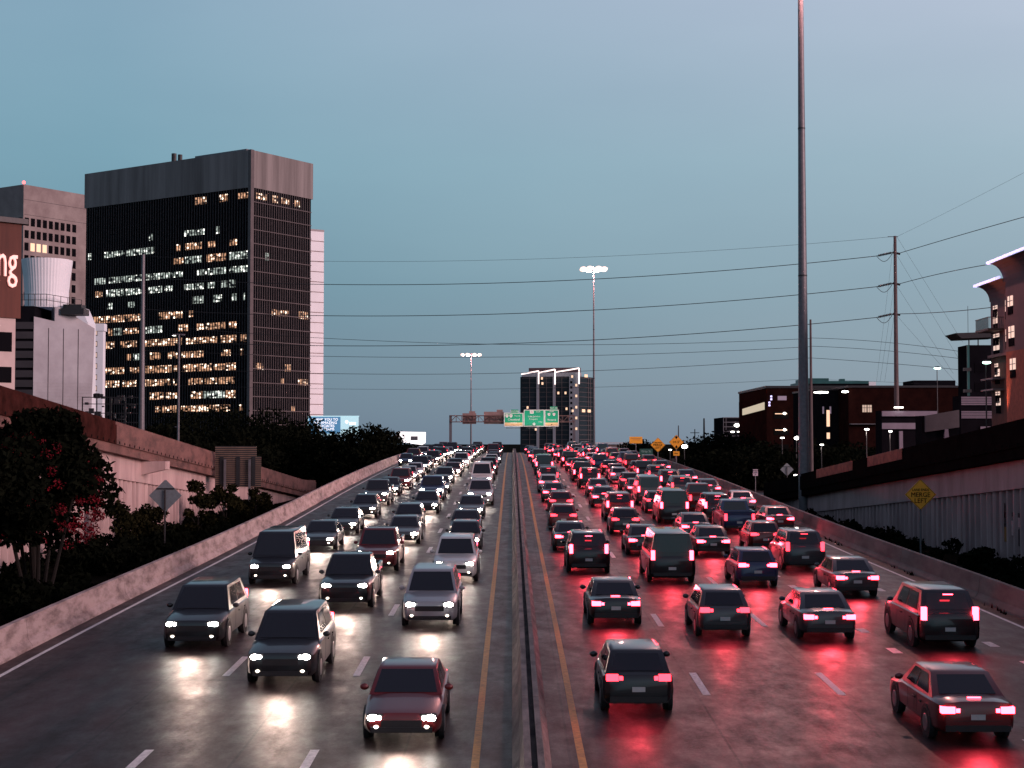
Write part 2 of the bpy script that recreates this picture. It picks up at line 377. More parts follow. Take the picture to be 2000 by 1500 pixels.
# ------------------------------------------------------------------ foliage
def leaves(clumps, n, size, seed, squash=.8):
    rg = np.random.default_rng(seed)
    cl = np.array([c[:3] for c in clumps]); cr = np.array([c[3] for c in clumps])
    wts = cr**2/np.sum(cr**2); idx = rg.choice(len(clumps), n, p=wts)
    d = rg.normal(size=(n, 3)); d /= np.linalg.norm(d, axis=1)[:, None]
    rad = cr[idx]*(1-.45*rg.random(n)**2)*(.75+.5*rg.random(n))
    c = cl[idx]+d*rad[:, None]*np.array([1, 1, squash])
    u = rg.normal(size=(n, 3)); u /= np.linalg.norm(u, axis=1)[:, None]
    v = np.cross(u, rg.normal(size=(n, 3))); v /= np.linalg.norm(v, axis=1)[:, None]
    s = (size*(.6+.8*rg.random(n)))[:, None]
    return c, u*s, v*s*.6
def leaf_mesh(name, arr, m, parent):
    c, u, v = arr; n = len(c)
    vs = np.stack([c-u, c+v*.9, c+u, c-v*.9], 1).reshape(-1, 3)
    me = bpy.data.meshes.new(name); me.from_pydata(vs.tolist(), [], [(4*i, 4*i+1, 4*i+2, 4*i+3) for i in range(n)])
    me.materials.append(m); o = bpy.data.objects.new(name, me); COL.objects.link(o); o.parent = parent; return o
def tree(name, label, x, y, z, h, rx, seed, m='leaf', n=5000, size=.28, group=None, trunkh=.3, clumps=26, cat='tree'):
    rnd = random.Random(seed); root = thing(name, label, cat, (x, y, z), group=group)
    cl = []
    for k in range(clumps):
        a = rnd.uniform(0, 2*PI); t = rnd.random(); zz = h*(trunkh+(1-trunkh)*t*.92)
        rr = rx*math.sqrt(max(.05, 1-((t-.35)/.68)**2))*rnd.uniform(.25, .85)
        cl.append((math.cos(a)*rr, math.sin(a)*rr, zz, rx*rnd.uniform(.20, .38)))
    tr = MB(); hb = h*trunkh; r0 = h*.028
    tr.bar((0, 0, -.2), (rnd.uniform(-.1, .1)*hb, 0, hb), r0, r0*.75)
    for k in range(0, len(cl), 3):
        c = Vector(cl[k][:3]); mid = Vector((c.x*.35, c.y*.35, hb+(c.z-hb)*.5))
        tr.bar((0, 0, hb*.9), mid, r0*.5, r0*.3, 6); tr.bar(mid, c, r0*.3, r0*.1, 5)
    tr.build('trunk', M['bark'], root)
    leaf_mesh('crown', leaves(cl, n, size, seed), M[m], root)
    return root
# red-flowered tree at the left edge
fx = P(75, 865, 66); fl = tree('flowering_tree', 'crimson flowering tree with several stems before the left ramp wall', fx.x, 66, GZ-.2, 7.7, 3.0, 11, n=15000, size=.16, trunkh=.36, clumps=46)
rnd = random.Random(21); cl = []
for k in range(230):
    a = rnd.uniform(-PI, PI); t = rnd.random(); rr = 2.55*math.sqrt(max(.05, 1-((t-.35)/.68)**2))
    cl.append((math.cos(a)*rr, math.sin(a)*rr, 7.7*(.30+.62*t), rnd.uniform(.10, .34)))
leaf_mesh('blossom', leaves(cl, 6500, .065, 5), M['flower'], fl)
st = MB()
for k in range(5):
    a = k*1.25; st.bar((math.cos(a)*.5, math.sin(a)*.3, -.1), (math.cos(a)*1.5, math.sin(a)*1.2, 4.2), .10, .06, 7)
st.build('stem', M['bark'], fl)
fx2 = P(-60, 865, 60); tree('flowering_tree', 'second dark flowering tree cut off by the left edge of the view', fx2.x, 60, GZ-.2, 6.6, 3.0, 14, n=9000, size=.17, trunkh=.4, clumps=30)
# shrubs between left barrier and ramp wall
cl = []; rnd = random.Random(8)
for k in range(260):
    y = rnd.uniform(46, 150); x = rnd.uniform(-25, -17.2)
    cl.append((x, y, GZ+rnd.uniform(-.2, .35), rnd.uniform(.4, .85)))
o = leaf_mesh('shrubs', leaves(cl, 60000, .16, 9), M['leaf'], None); tag(o, 'dark tangled shrubs between the left barrier and the ramp wall', 'shrubs', kind='stuff')
for i, (X, Y, D, h) in enumerate([(228, 1010, 92, 3.2), (290, 1020, 100, 2.6), (385, 1000, 108, 4.0), (440, 965, 118, 3.6), (500, 975, 124, 3.0)]):
    p = P(X, Y, D)
    tree('bush', ['low olive bush right of the crimson tree', 'low olive bush under the grey diamond sign', 'tall wispy bush right of the grey diamond sign', 'bushy shrub under the left post of the guide sign back', 'small bush right of the guide sign back'][i],
         p.x, D, GZ-.3, h, 1.5, 40+i, 'leaf2', 2600, .13, trunkh=.15, clumps=16, cat='bush', group='bushes before the left ramp wall')
cl = []
for k in range(160):
    y = rnd.uniform(52, 150); x = rnd.uniform(19.6, 26.2)
    cl.append((x, y, GZ+rnd.uniform(-.2, .35), rnd.uniform(.3, .7)))
o = leaf_mesh('undergrowth', leaves(cl, 26000, .14, 19), M['leaf'], None); tag(o, 'dark undergrowth between the right barrier and the right ramp wall', 'undergrowth', kind='stuff')

# far trees
def far_tree(i, X, Ytop, D, rx, label, group, base=None, m='leaf'):
    p = P(X, Ytop, D); b = GZ-.3 if base is None else base; h = (p.z-b)*.95
    tree('dark_tree', label, p.x, D, b, h, rx, 60+i, m, int(5200 if rx > 6 else 3200), .34 if rx > 6 else .26, group=group, trunkh=.12, clumps=38)
LT = [(300, 828, 240, 8), (360, 812, 262, 10), (430, 806, 270, 11), (505, 814, 262, 10), (575, 832, 255, 9), (540, 850, 236, 9), (455, 858, 222, 8), (390, 868, 214, 8), (622, 866, 232, 7), (668, 846, 228, 5.5), (712, 834, 226, 7), (755, 843, 230, 6), (790, 868, 238, 4.5), (820, 874, 245, 3)]
LN = ['leftmost dark tree behind the left ramp', 'dark tree behind the thin lamp post', 'tallest dark tree before the black office tower', 'broad dark tree before the corner of the black tower', 'dark tree left of the blue billboard', 'dark tree low behind the end of the ramp', 'dark tree behind the guide sign back', 'dark tree behind the ramp parapet', 'dark tree under the left half of the blue billboard', 'dark tree covering the lower right of the blue billboard', 'dense rounded dark tree between the two billboards', 'dark tree sloping down towards the white billboard', 'small dark tree under the white billboard', 'tiny dark tree right of the white billboard by the barrier']
for i, a in enumerate(LT): far_tree(i, *a, LN[i], 'dark trees left of the highway')
RT = [(1240, 858, 300, 5), (1262, 862, 285, 4), (1335, 872, 280, 7), (1375, 858, 300, 8), (1425, 856, 290, 9), (1480, 876, 270, 9), (1530, 880, 262, 9), (1300, 880, 262, 6), (1400, 900, 236, 8), (1455, 905, 225, 8), (1510, 905, 215, 8), (1620, 880, 240, 9), (1680, 882, 250, 9)]
RN = ['small dark tree behind the orange rectangular sign', 'small dark tree beside the orange rectangular sign', 'dark tree behind the height warning diamond', 'dark tree under the short utility poles', 'tall dark tree before the glass garage corner', 'dark tree before the brick garage', 'dark tree left of the near mast', 'low dark tree behind the far merge sign', 'dark low tree behind the frontage headlights', 'dark low tree behind the small yellow sign', 'dark low tree behind the speed sign', 'dark tree right of the near mast', 'dark tree before the brick building with the lit window']
for i, a in enumerate(RT): far_tree(30+i, *a, RN[i], 'dark trees right of the highway')

# ------------------------------------------------------------------ ramps with retaining walls
def ramp_wall(sgn, X0, fz, y0, y1, mw, mp, label, thick=9, hp=1.15, split=None):
    root = thing('ramp', label, 'ramp', (X0, 0, 0))
    # sgn -1: ramp lies to the left of X0
    ys = []; y = y0
    while y < y1: ys.append(y); y += .16
    w = MB()
    for y in ys:
        x = .36*math.tanh(1.8*math.sin(2*PI*y/1.15)); zt = fz(y)-2.05
        w.v += [(x, y, GZ-.6), (x, y, max(zt, GZ-.5))]
    for k in range(len(ys)-1): a = 2*k; w.f.append((a, a+2, a+3, a+1))
    w.build('wall_panel', mw, root)
    b = MB(); b.sweep([(-.02*-sgn, -3.0), (-.14*sgn*-1-.0, -3.0), (-.14*sgn*-1, -1.9), (-.02*-sgn, -1.9)] if False else [(-sgn*.05, -3.5), (-sgn*.42, -3.5), (-sgn*.42, -2.0), (-sgn*.05, -2.0)], [y0+i*(y1-14-y0)/24 for i in range(25)], lambda q: 0, fz)
    b.build('wall_cap', mw, root)
    b = MB(); yy = [y0+i*(y1-y0)/40 for i in range(41)]
    o_ = -sgn*.95
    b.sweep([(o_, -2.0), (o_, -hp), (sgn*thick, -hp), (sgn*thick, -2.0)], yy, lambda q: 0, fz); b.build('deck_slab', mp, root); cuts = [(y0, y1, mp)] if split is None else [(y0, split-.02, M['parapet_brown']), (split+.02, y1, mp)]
    for (ya, yb, m_) in cuts:
        yq = [ya+i*(yb-ya)/24 for i in range(25)]
        b = MB(); b.sweep([(o_+-sgn*.10, -hp-.28), (o_-sgn*.10, -.22), (o_-sgn*.02, -.22), (o_-sgn*.02, 0), (o_+sgn*.25, 0), (o_+sgn*.25, -hp-.02), (o_+sgn*.02, -hp-.28)], yq, lambda q: 0, fz); b.f.append(tuple(range(7))); b.f.append(tuple(range(len(b.v)-7, len(b.v)))); pz = b.build('parapet', m_, root)
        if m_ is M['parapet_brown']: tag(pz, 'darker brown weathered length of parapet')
    b = MB(); b.sweep([(sgn*thick, -2), (sgn*thick, 0), (sgn*(thick-.3), 0), (sgn*(thick-.3), -hp+.01)], yy, lambda q: 0, fz); b.build('far_parapet', mp, root)
    b = MB()
    y = y0+1
    while y < y1-1:
        b.bar((o_-sgn*.105, y, fz(y)-hp-.16), (o_-sgn*.13, y, fz(y)-hp-.16), .09, .09, 6); y += 1.3
    b.build('drain_holes', M['black'], root)
    return root
fL = lambda y: CAMZ+.44-.066*(y-111) if y < 185 else CAMZ+.44-.066*74-.03*(y-185)
fR = lambda y: CAMZ-.3-.067*(y-102)
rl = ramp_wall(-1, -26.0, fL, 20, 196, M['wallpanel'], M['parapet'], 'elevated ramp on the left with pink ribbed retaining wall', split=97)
rr_ = ramp_wall(1, 27.2, fR, 20, 160, M['wallpanel_dark'], M['parapet_dark'], 'dark elevated ramp on the right with grey ribbed wall')
# pier cap sticking out under the left ramp
b = MB(); y = 106; z = fL(y)-2.05
b.prism([(.1, y, z), (2.1, y, z), (2.1, y, z-.55), (.1, y, z-1.0)], (0, 1.4, 0)); b.build('pier_cap', M['wallpanel'], rl)
b = MB(); b.box(.02, .28, y+.2, y+1.0, GZ-.4, z-.9); b.build('pier', M['wallpanel'], rl)
# right ramp parapet lengths whose reddish light is put into the colour
for (a, c) in ((103, 113), (118, 132)):
    b = MB(); yy = [a+i*(c-a)/6 for i in range(7)]; b.sweep([(-1.09, -.72), (-1.09, -.02), (-1.06, .01), (-.9, .01), (-.9, -.03), (-1.05, -.05), (-1.05, -.72)], yy, lambda q: 0, fR)
    tag(b.build('parapet_panel', mat('red_lit_parapet', (.36, .105, .065), .85, c2=(.16, .04, .03), vs=1.5), rr_), 'parapet length with reddish light in its colour')
# graffiti painted on right wall
gm = {'a': mat('graffiti_pink', (.42, .30, .32), .8, var=.3, vs=5), 'b': mat('graffiti_dark', (.03, .012, .018), .8, var=.3), 'c': mat('graffiti_ochre', (.24, .11, .02), .8, var=.3)}
gr = MB()
xg = -.16
def gq(mb, y0, y1, z0, z1, dx=0.): mb.box(xg-dx-.004, xg-dx, y0, y1, CAMZ+z0, CAMZ+z1)
q = MB()
for y0, y1, z0, z1 in ((80.2, 80.9, -5.9, -4.0), (81.3, 82.0, -5.7, -3.9), (82.3, 83.0, -6.0, -4.1), (80.4, 82.9, -4.5, -4.0), (82.9, 83.4, -5.0, -4.2), (78.9, 79.8, -6, -4.2)): gq(q, y0, y1, z0, z1)
tag(q.build('graffiti', gm['a'], rr_), 'pink block graffiti letters')
q = MB()
for y0, y1, z0, z1 in ((80.2, 83.3, -3.98, -3.75), (80.92, 81.25, -5.6, -4.55), (82.05, 82.25, -5.5, -4.6), (84.4, 84.9, -4.6, -3.3), (84.1, 85.2, -4.1, -3.8), (84.2, 85.1, -4.6, -4.4)): gq(q, y0, y1, z0, z1, .004)
tag(q.build('graffiti', gm['b'], rr_), 'black graffiti outline strokes')
q = MB(); gq(q, 83.45, 84.7, -5.4, -4.5, .002); tag(q.build('graffiti', gm['c'], rr_), 'ochre graffiti patch')

# ------------------------------------------------------------------ road signs
def posts(mb, x, y, z0, z1, r=.05): mb.bar((x, y, z0), (x, y, z1), r, r, 8)
def diamond(name, label, X, Y, D, wpx, words, m='orange', back=False, plate=None, base=None, group=None):
    c = P(X, Y, D); s = wpx/3000*D/2; bz = (GZ-.3 if base is None else base)
    root = thing(name, label, 'road sign', (c.x, D, bz), group=group); cz = c.z-bz
    b = MB(); k = s*.06
    b.prism([(-s, 0, cz), (-k, 0, cz-s+k), (k, 0, cz-s+k), (s, 0, cz), (k, 0, cz+s-k), (-k, 0, cz+s-k)], (0, .02, 0)); b.build('sign_panel', M[m], root)
    p = MB(); posts(p, 0, .09 if not back else -.09, 0, cz+(s*.35 if back else s*.5), .055); p.build('post', M['galv'] if not back else M['darkmetal'], root)
    if back:
        q = MB(); q.box(-s*.55, s*.55, -.04, -.005, cz+s*.38, cz+s*.46); q.build('brace', M['darkmetal'], root)
    else:
        q = MB(); f = .93; g_ = .965; rim_o = [(-s*g_, 0, cz), (0, 0, cz-s*g_), (s*g_, 0, cz), (0, 0, cz+s*g_)]; rim_i = [(-s*f, 0, cz), (0, 0, cz-s*f), (s*f, 0, cz), (0, 0, cz+s*f)]
        for i in range(4):
            j = (i+1) % 4; q.prism([rim_o[i], rim_o[j], rim_i[j], rim_i[i]], (0, -.004, 0))
        q.build('border', M['black'], root)
    for (w_, dz, sz) in words: text('lettering', w_, sz*s, M['black'], root, (0, -.012, cz+dz*s), sx=.95)
    return root, s, cz
LW = [('LANE ENDS', .30, .22), ('MERGE', -.02, .42), ('LEFT', -.40, .42)]
diamond('merge_sign', 'orange diamond sign reading MERGE LEFT before the right ramp wall', 1798, 966, 88, 61, LW)
diamond('merge_sign', 'small orange diamond merge sign beyond the right barrier between two other signs', 1285, 869, 190, 29, LW)
root, s, cz = diamond('clearance_sign', "orange diamond height sign reading 14'-5 with a small plate below", 1321, 863.5, 180, 29, [("14'-5\"", 0, .46)])
for sg in (-1, 1):
    q = MB(); z0 = cz+sg*s*.72; q.prism([(-.22*s, -.004, z0), (.22*s, -.004, z0), (0, -.004, z0-sg*.32*s)], (0, -.006, 0)); q.box(-.08*s, .08*s, -.01, -.004, min(z0, z0+sg*.1*s), max(z0, z0+sg*.1*s)); q.build('arrow', M['black'], root)
q = MB(); q.box(-.37, .37, 0, .02, cz-s-.72, cz-s-.2); q.build('plate', M['orange'], root)
text('lettering', 'MILE', .22, M['black'], root, (0, -.012, cz-s-.46))
# orange rectangle
c = P(1242, 859.5, 215); root = thing('advisory_sign', 'orange rectangular sign on a post beyond the right barrier', 'road sign', (c.x, 215, GZ-.3)); cz = c.z-GZ+.3
q = MB(); q.box(-.9, .9, 0, .02, cz-.46, cz+.46); q.build('sign_panel', M['orange'], root, bevel=.0)
q = MB(); q.box(-.7, .7, -.008, -.002, cz+.18, cz+.25); q.box(-.45, .6, -.008, -.002, cz-.02, cz+.05); q.build('text_lines', mat('faded_lettering', (.45, .2, .08), .6), root)
q = MB(); posts(q, 0, .08, 0, cz+.3); q.build('post', M['galv'], root)
# dull green guide signs on the right
for X, Y, D, w_, h_, lab in ((1262, 884.5, 205, 1.75, 1.1, 'dark green guide sign with arrow beside the small merge sign'), (1216, 882, 225, 1.5, .8, 'dark green guide sign half behind the right barrier near the crest')):
    c = P(X, Y, D); root = thing('guide_sign', lab, 'road sign', (c.x, D, GZ-.3)); cz = c.z-GZ+.3
    q = MB(); q.box(-w_/2, w_/2, 0, .03, cz-h_/2, cz+h_/2); q.build('sign_panel', M['dgreen'], root)
    q = MB(); posts(q, -w_*.3, .08, 0, cz, .05); q.build('post', M['galv'], root)
    q = MB(); posts(q, w_*.3, .08, 0, cz, .05); q.build('post', M['galv'], root)
    dm = mat('dim_sign_letter', (.25, .4, .38), .6)
    text('lettering', 'Gray St' if w_ > 1.6 else '2', .42, dm, root, (0, -.012, cz+.2)); 
    q = MB(); q.box(.2, .55, -.01, -.002, cz-.34, cz-.26); q.prism([(.45, -.002, cz-.15), (.7, -.002, cz-.3), (.45, -.002, cz-.45)], (0, -.006, 0)); q.box(-.55, -.3, -.01, -.002, cz-.42, cz-.2); q.build('arrow', dm, root)
# sign backs left
diamond('diamond_sign', 'grey back of a diamond sign before the pink left ramp wall', 323, 968, 92, 64, [], 'signback', True)
diamond('diamond_sign', 'dull pinkish back of a diamond sign left of the near mast', 1537, 917, 190, 26, [], 'pinkback' if 'pinkback' in M else 'signback', True)
c = P(465, 911, 128); root = thing('guide_sign', 'slatted brown back of a large guide sign on two posts', 'road sign', (c.x, 128, GZ-.3)); cz = c.z-GZ+.3; u = 128/3000
ext = mat('extruded_panel_back', (.20, .13, .10), .6, .2, var=.4, vs=1.2)
q = MB(); w_ = 45*u
for k in range(20):
    z0 = cz-40*u+k*4*u; x1 = w_ if k < 15 else w_-9*u
    q.box(-w_, x1, 0, .04, z0, z0+4*u*.5)
q.build('sign_panel', ext, root); q = MB(); q.box(-w_+.01, w_-9*u-.01, .041, .06, cz-40*u, cz+40*u-.02); q.box(w_-9*u-.009, w_-.01, .041, .06, cz-40*u, cz+20*u-.02); q.build('sheet', M['darkmetal'], root)
for x in (-.55, .12, .45, -1.0):
    pass
for x in (-25*u, 23*u):
    q = MB(); q.box(x-.09, x+.09, -.22, -.06, 0, cz+14*u); q.build('post', M['galv'], root)
for x in (-32*u, 0, 30*u):
    q = MB(); q.box(x-.16, x+.16, -.055, -.005, cz-38*u, cz+18*u); q.build('stiffener', M['darkmetal'], root)
# small frontage signs
c = P(1440, 925, 215); root = thing('curve_sign', 'tiny yellow diamond sign beyond the right barrier', 'road sign', (c.x, 215, GZ-.3)); cz = c.z-GZ+.3; s = .38
q = MB(); q.prism([(-s, 0, cz), (0, 0, cz-s), (s, 0, cz), (0, 0, cz+s)], (0, .02, 0)); q.build('sign_panel', M['cream'], root)
q = MB(); posts(q, 0, .06, 0, cz); q.build('post', M['galv'], root)
c = P(1475.5, 923, 200); root = thing('speed_sign', 'small pale speed limit sign right of the tiny yellow diamond', 'road sign', (c.x, 200, GZ-.3)); cz = c.z-GZ+.3
q = MB(); q.box(-.32, .32, 0, .02, cz-.42, cz+.42); q.build('sign_panel', mat('dim_white_panel', (.5, .42, .5), .6), root)
text('lettering', 'SPEED\nLIMIT\n35', .24, M['black'], root, (0, -.012, cz))
q = MB(); posts(q, 0, .06, 0, cz); q.build('post', M['galv'], root)

# ------------------------------------------------------------------ sign gantry beyond the crest
GD = 400; u = GD/3000
a = P(880, 812, GD); root = thing('sign_gantry', 'steel truss gantry spanning the highway beyond the crest', 'gantry', (0, GD, rz(GD)))
gz = root.location.z
xl = a.x; xr = P(1121, 812, GD).x; zt = a.z-gz; zb = P(880, 824, GD).z-gz
for x in (xl, xr):
    q = MB(); q.box(x-.35, x+.35, -.3, .3, -3, zt+.15); q.build('column', M['galv'], root)
q = MB()
trm = mat('rusty_pink_truss', (.16, .09, .085), .6, .3, var=.3, vs=1)
for yy in (-.6, .6):
    q.beam((xl, yy, zt), (xr, yy, zt), .22, .22); q.beam((xl, yy, zb), (xr, yy, zb), .22, .22)
    n = 22
    for k in range(n):
        x0 = xl+(xr-xl)*k/n; x1 = xl+(xr-xl)*(k+1)/n
        q.beam((x0, yy, zt if k % 2 else zb), (x1, yy, zb if k % 2 else zt), .12, .12); q.beam((x0, yy, zb), (x0, yy, zt), .12, .12)
q.build('truss', trm, root)
pb = mat('sign_back_pinkish', (.30, .20, .19), .6, .1, var=.3, vs=1)
for i, (x0, x1, y0, y1) in enumerate(((903, 930, 807, 828), (945, 984, 804, 828))):
    A = P(x0, y1, GD); B = P(x1, y0, GD)
    q = MB(); q.box(A.x, B.x, .75, .8, A.z-gz, B.z-gz)
    A2 = P(x1-14, y0, GD); B2 = P(x1-2, y0-4, GD); q.box(A2.x, B2.x, .75, .8, A2.z-gz, B2.z-gz)
    r2_ = q.build('sign_back', pb, root)
SG = -1.0
def guide(x0, x1, y0, y1, label, tab=None, yellow=None, tabm='green'):
    A = P(x0, y1, GD); B = P(x1, y0, GD); cx = (A.x+B.x)/2; cz = (A.z+B.z)/2; w_ = B.x-A.x; h_ = B.z-A.z
    rt = thing('highway_sign', label, 'road sign', (cx, GD+SG, cz), group='green signs on the gantry')
    q = MB(); q.box(-w_/2, w_/2, 0, .08, -h_/2, h_/2); q.build('sign_panel', M['green'], rt)
    q = MB(); t_ = .16
    for bx in ((-w_/2, w_/2, h_/2-t_, h_/2), (-w_/2, w_/2, -h_/2, -h_/2+t_), (-w_/2, -w_/2+t_, -h_/2+t_, h_/2-t_), (w_/2-t_, w_/2, -h_/2+t_, h_/2-t_)): q.box(bx[0], bx[1], -.02, 0, bx[2], bx[3])
    q.build('border', M['white'], rt)
    if tab:
        tx = tab[1]*u; q = MB(); q.box(tx-.95, tx+.95, 0, .07, h_/2+.003, h_/2+.85); q.build('exit_tab', M[tabm], rt)
        text('lettering', tab[0], .52, M['white'] if tabm == 'green' else M['black'], rt, (tx, -.02, h_/2+.42))
    if yellow:
        q = MB(); q.box(yellow[0]*u, yellow[1]*u, -.03, -.003, -h_/2+t_, -h_/2+1.0); q.build('exit_only_band', M['cream'], rt)
    # unseen fixture and spot added below to brighten the sign face
    q = MB(); q.box(-w_*.4, w_*.4, -1.9, -1.6, -h_/2-.5, -h_/2-.35); q.build('added_sign_light', M['darkmetal'], rt)
    lamp('added_sign_lamp', 'SPOT', rt, (0, -4.5, -h_/2-1.5), 650, (1, .97, .88), .5, rot=(R(122), 0, 0), size=R(125), blend=.8)
    return rt, w_, h_
def shield(rt, x, z, r_, s_):
    q = MB(); q.prism([(x-r_, -.004, z+r_*.8), (x-r_*.9, -.004, z-r_*.3), (x-r_*.4, -.004, z-r_), (x+r_*.4, -.004, z-r_), (x+r_*.9, -.004, z-r_*.3), (x+r_, -.004, z+r_*.8), (x, -.004, z+r_)], (0, -.03, 0)); q.build('route_shield', M['white'], rt)
    text('lettering', s_, r_*1.1, mat('shield_number', (.35, .05, .05), .6), rt, (x, -.05, z))
rt, w_, h_ = guide(984.5, 1022, 806.5, 833, 'left green highway sign reading Cleveland with cream band below', ('EXIT 49A', 2), (-17.2, 17.2))
shield(rt, -1.75, h_*.28, .42, '59'); shield(rt, -.7, h_*.28, .42, '45'); text('lettering', 'North', .6, M['white'], rt, (.95, -.03, h_*.28)); text('lettering', 'Cleveland', .78, M['white'], rt, (0, -.03, .0)); text('lettering', '1/2 MILE', .5, M['white'], rt, (0, -.03, -.85))
rt, w_, h_ = guide(1023, 1063, 800.5, 833, 'middle green highway sign reading Lake Jackson Freeport', None, None)
q = MB(); q.box(-1.1, -.1, -.03, -.003, h_*.27, h_*.45); q.build('route_shield', M['white'], rt); text('lettering', '288', .5, mat('shield_number', (.3, .05, .05)), rt, (-.6, -.05, h_*.36)); text('lettering', 'South', .5, M['white'], rt, (1.1, -.03, h_*.38))
text('lettering', 'Lake Jackson', .62, M['white'], rt, (0, -.03, .45)); text('lettering', 'Freeport', .62, M['white'], rt, (-.2, -.03, -.25)); text('lettering', '1 MILE', .4, M['white'], rt, (1.6, -.03, -1.0))
q = MB(); q.prism([(-.5, -.004, -1.45), (.5, -.004, -1.45), (0, -.004, -1.95)], (0, -.03, 0)); q.box(-.12, .12, -.03, -.004, -1.45, -1.15); q.build('arrow', M['white'], rt)
rt, w_, h_ = guide(1063.6, 1091, 800.5, 833, 'right green highway sign reading Victoria with cream band below', ('EXIT 49B', 4), (-12.5, 12.5))
shield(rt, -.7, h_*.22, .36, '59'); shield(rt, .6, h_*.22, .36, '45'); text('lettering', 'South', .5, M['white'], rt, (0, -.03, h_*.40)); text('lettering', 'Victoria', .72, M['white'], rt, (0, -.03, -.45))
q = MB(); q.prism([(-.25, -.034, -1.55), (.25, -.034, -1.55), (0, -.034, -1.85)], (0, -.02, 0)); q.build('arrow', M['black'], rt)

# ------------------------------------------------------------------ high mast lights, poles
def high_mast(label, X, D, zh, r0, r1, heads, energy, base, spread=1.4, joints=2):
    x = P(X, 800, D).x; root = thing('high_mast_light', label, 'light mast', (x, D, base), group='tall light masts along the highway'); h = zh+CAMZ-base
    q = MB(); q.bar((0, 0, 0), (0, 0, h), r0, r1, 20); q.build('pole', M['galv'], root, smooth='auto')
    for k in range(joints):
        z = h*(.42+.26*k); rr = r0+(r1-r0)*z/h
        q = MB(); q.bar((0, 0, z-.05), (0, 0, z+.09), rr+.02, rr+.02, 20); q.build('joint_band', M['darkmetal'], root)
    q = MB(); q.bar((0, 0, 0), (0, 0, .25), r0*1.6, r0*1.6, 16); q.build('base_plate', M['galv'], root)
    q = MB(); q.bar((0, 0, h-.1), (0, 0, h+.5), .35, .3, 12)
    q.build('head_ring', M['galv'], root)
    for i in range(heads):
        a = 2*PI*i/heads+.4; c = Vector((math.cos(a)*spread, math.sin(a)*spread, h))
        q = MB(); q.bar((0, 0, h+.1), (c.x, c.y, h+.15), .05); q.bar((c.x, c.y, h+.1), (c.x, c.y, h+.45), .42, .25, 12); f = q.build('luminaire', M['galv'], root)
        q = MB(); q.ellipsoid((c.x, c.y, h+.02), (.78, .78, .5)); q.build('lamp_glass', M['mastlamp'], f)
    for k in range(2): lamp('mast_lamp', 'POINT', root, (math.cos(k*PI-1.2)*spread*.8, math.sin(k*PI-1.2)*spread*.8 if k else -spread*.9, h-.9), energy/2, (1, .42, .38), .5)
    return root
high_mast('tallest nearest light mast rising out of the top of the view', 1569.5, 140, 45.5, .52, .22, 8, 42000, GZ-.3, joints=3)
high_mast('lit light mast behind the tall building at the crest', 1160, 353, 40, .30, .12, 8, 26000, rz(353)-1, 2.6)
high_mast('farther lit light mast above the left carriageway', 920, 600, 34.4, .38, .14, 8, 26000, GZ, 3.6)
def upole(label, X, Ytop, D, r0, m='wood', base=GZ-.3, name='utility_pole'):
    p = P(X, Ytop, D); root = thing(name, label, 'utility pole', (p.x, D, base)); q = MB(); q.bar((0, 0, 0), (0, 0, p.z-base), r0, r0*.5, 12); q.build('pole', M[m], root, smooth='auto'); return root, p
WD = 190
pr, pp = upole('tall utility pole with three insulator pairs on the right', 1748, 461, WD, .36)
h = pp.z-pr.location.z
q = MB(); q.box(-.9, .35, -.05, .05, h-.12, h-.05); q.build('top_arm', M['darkmetal'], pr)
RY = [(500, 494), (560, 554), (620, 613)]
for ly, ry in RY:
    A = P(1712, ly, WD)-pr.location; B = P(1744, ly-7, WD)-pr.location; Cc = P(1758, ry+2, WD)-pr.location
    q = MB(); q.bar(A, B, .05, .05, 6)
    for k in range(9): 
        c = A.lerp(B, .15+k*.09); q.bar(c-Vector((.05, 0, 0)), c+Vector((.05, 0, 0)), .15, .15, 8)
    q.bar(B, Cc, .14, .14, 8); q.build('insulator', M['darkmetal'], pr)
    q = MB(); pts = [A+(B-A)*t+Vector((0, 0, -.9*math.sin(PI*t))) for t in [i/8 for i in range(9)]]
    for k in range(8): q.bar(pts[k], pts[k+1], .035, .035, 5)
    q.build('jumper_wire', M['wire'], pr)
pl, plp = upole('grey tapered utility pole on the left before the black tower', 280, 497, WD+25, .46, 'galv')
tp, tpp = upole('dark utility pole just right of the near mast', 1583, 624, 200, .26, 'wood')
lp2 = P(350, 653, 170); root = thing('lamp_post', 'thin grey lamp post before the black tower', 'lamp post', (lp2.x, 170, GZ-.3)); hh = lp2.z-GZ+.3
q = MB(); q.bar((0, 0, 0), (0, 0, hh), .17, .08, 10); q.build('pole', M['galv'], root, smooth='auto')
q = MB(); q.bar((-.5, 0, hh), (.5, 0, hh), .05); q.box(-.75, -.35, -.15, .15, hh-.12, hh+.02); q.box(.3, .6, -.15, .15, hh-.12, hh+.02); q.build('lamp_head', M['galv'], root)
q = MB(); q.box(-.7, -.4, -.1, .1, hh-.16, hh-.123); q.build('lamp_glass', M['lampwhite'], root)
q = MB(); q.bar((-.4, 0, hh*.45), (0, 0, hh*.45), .04); q.build('bracket', M['galv'], root)
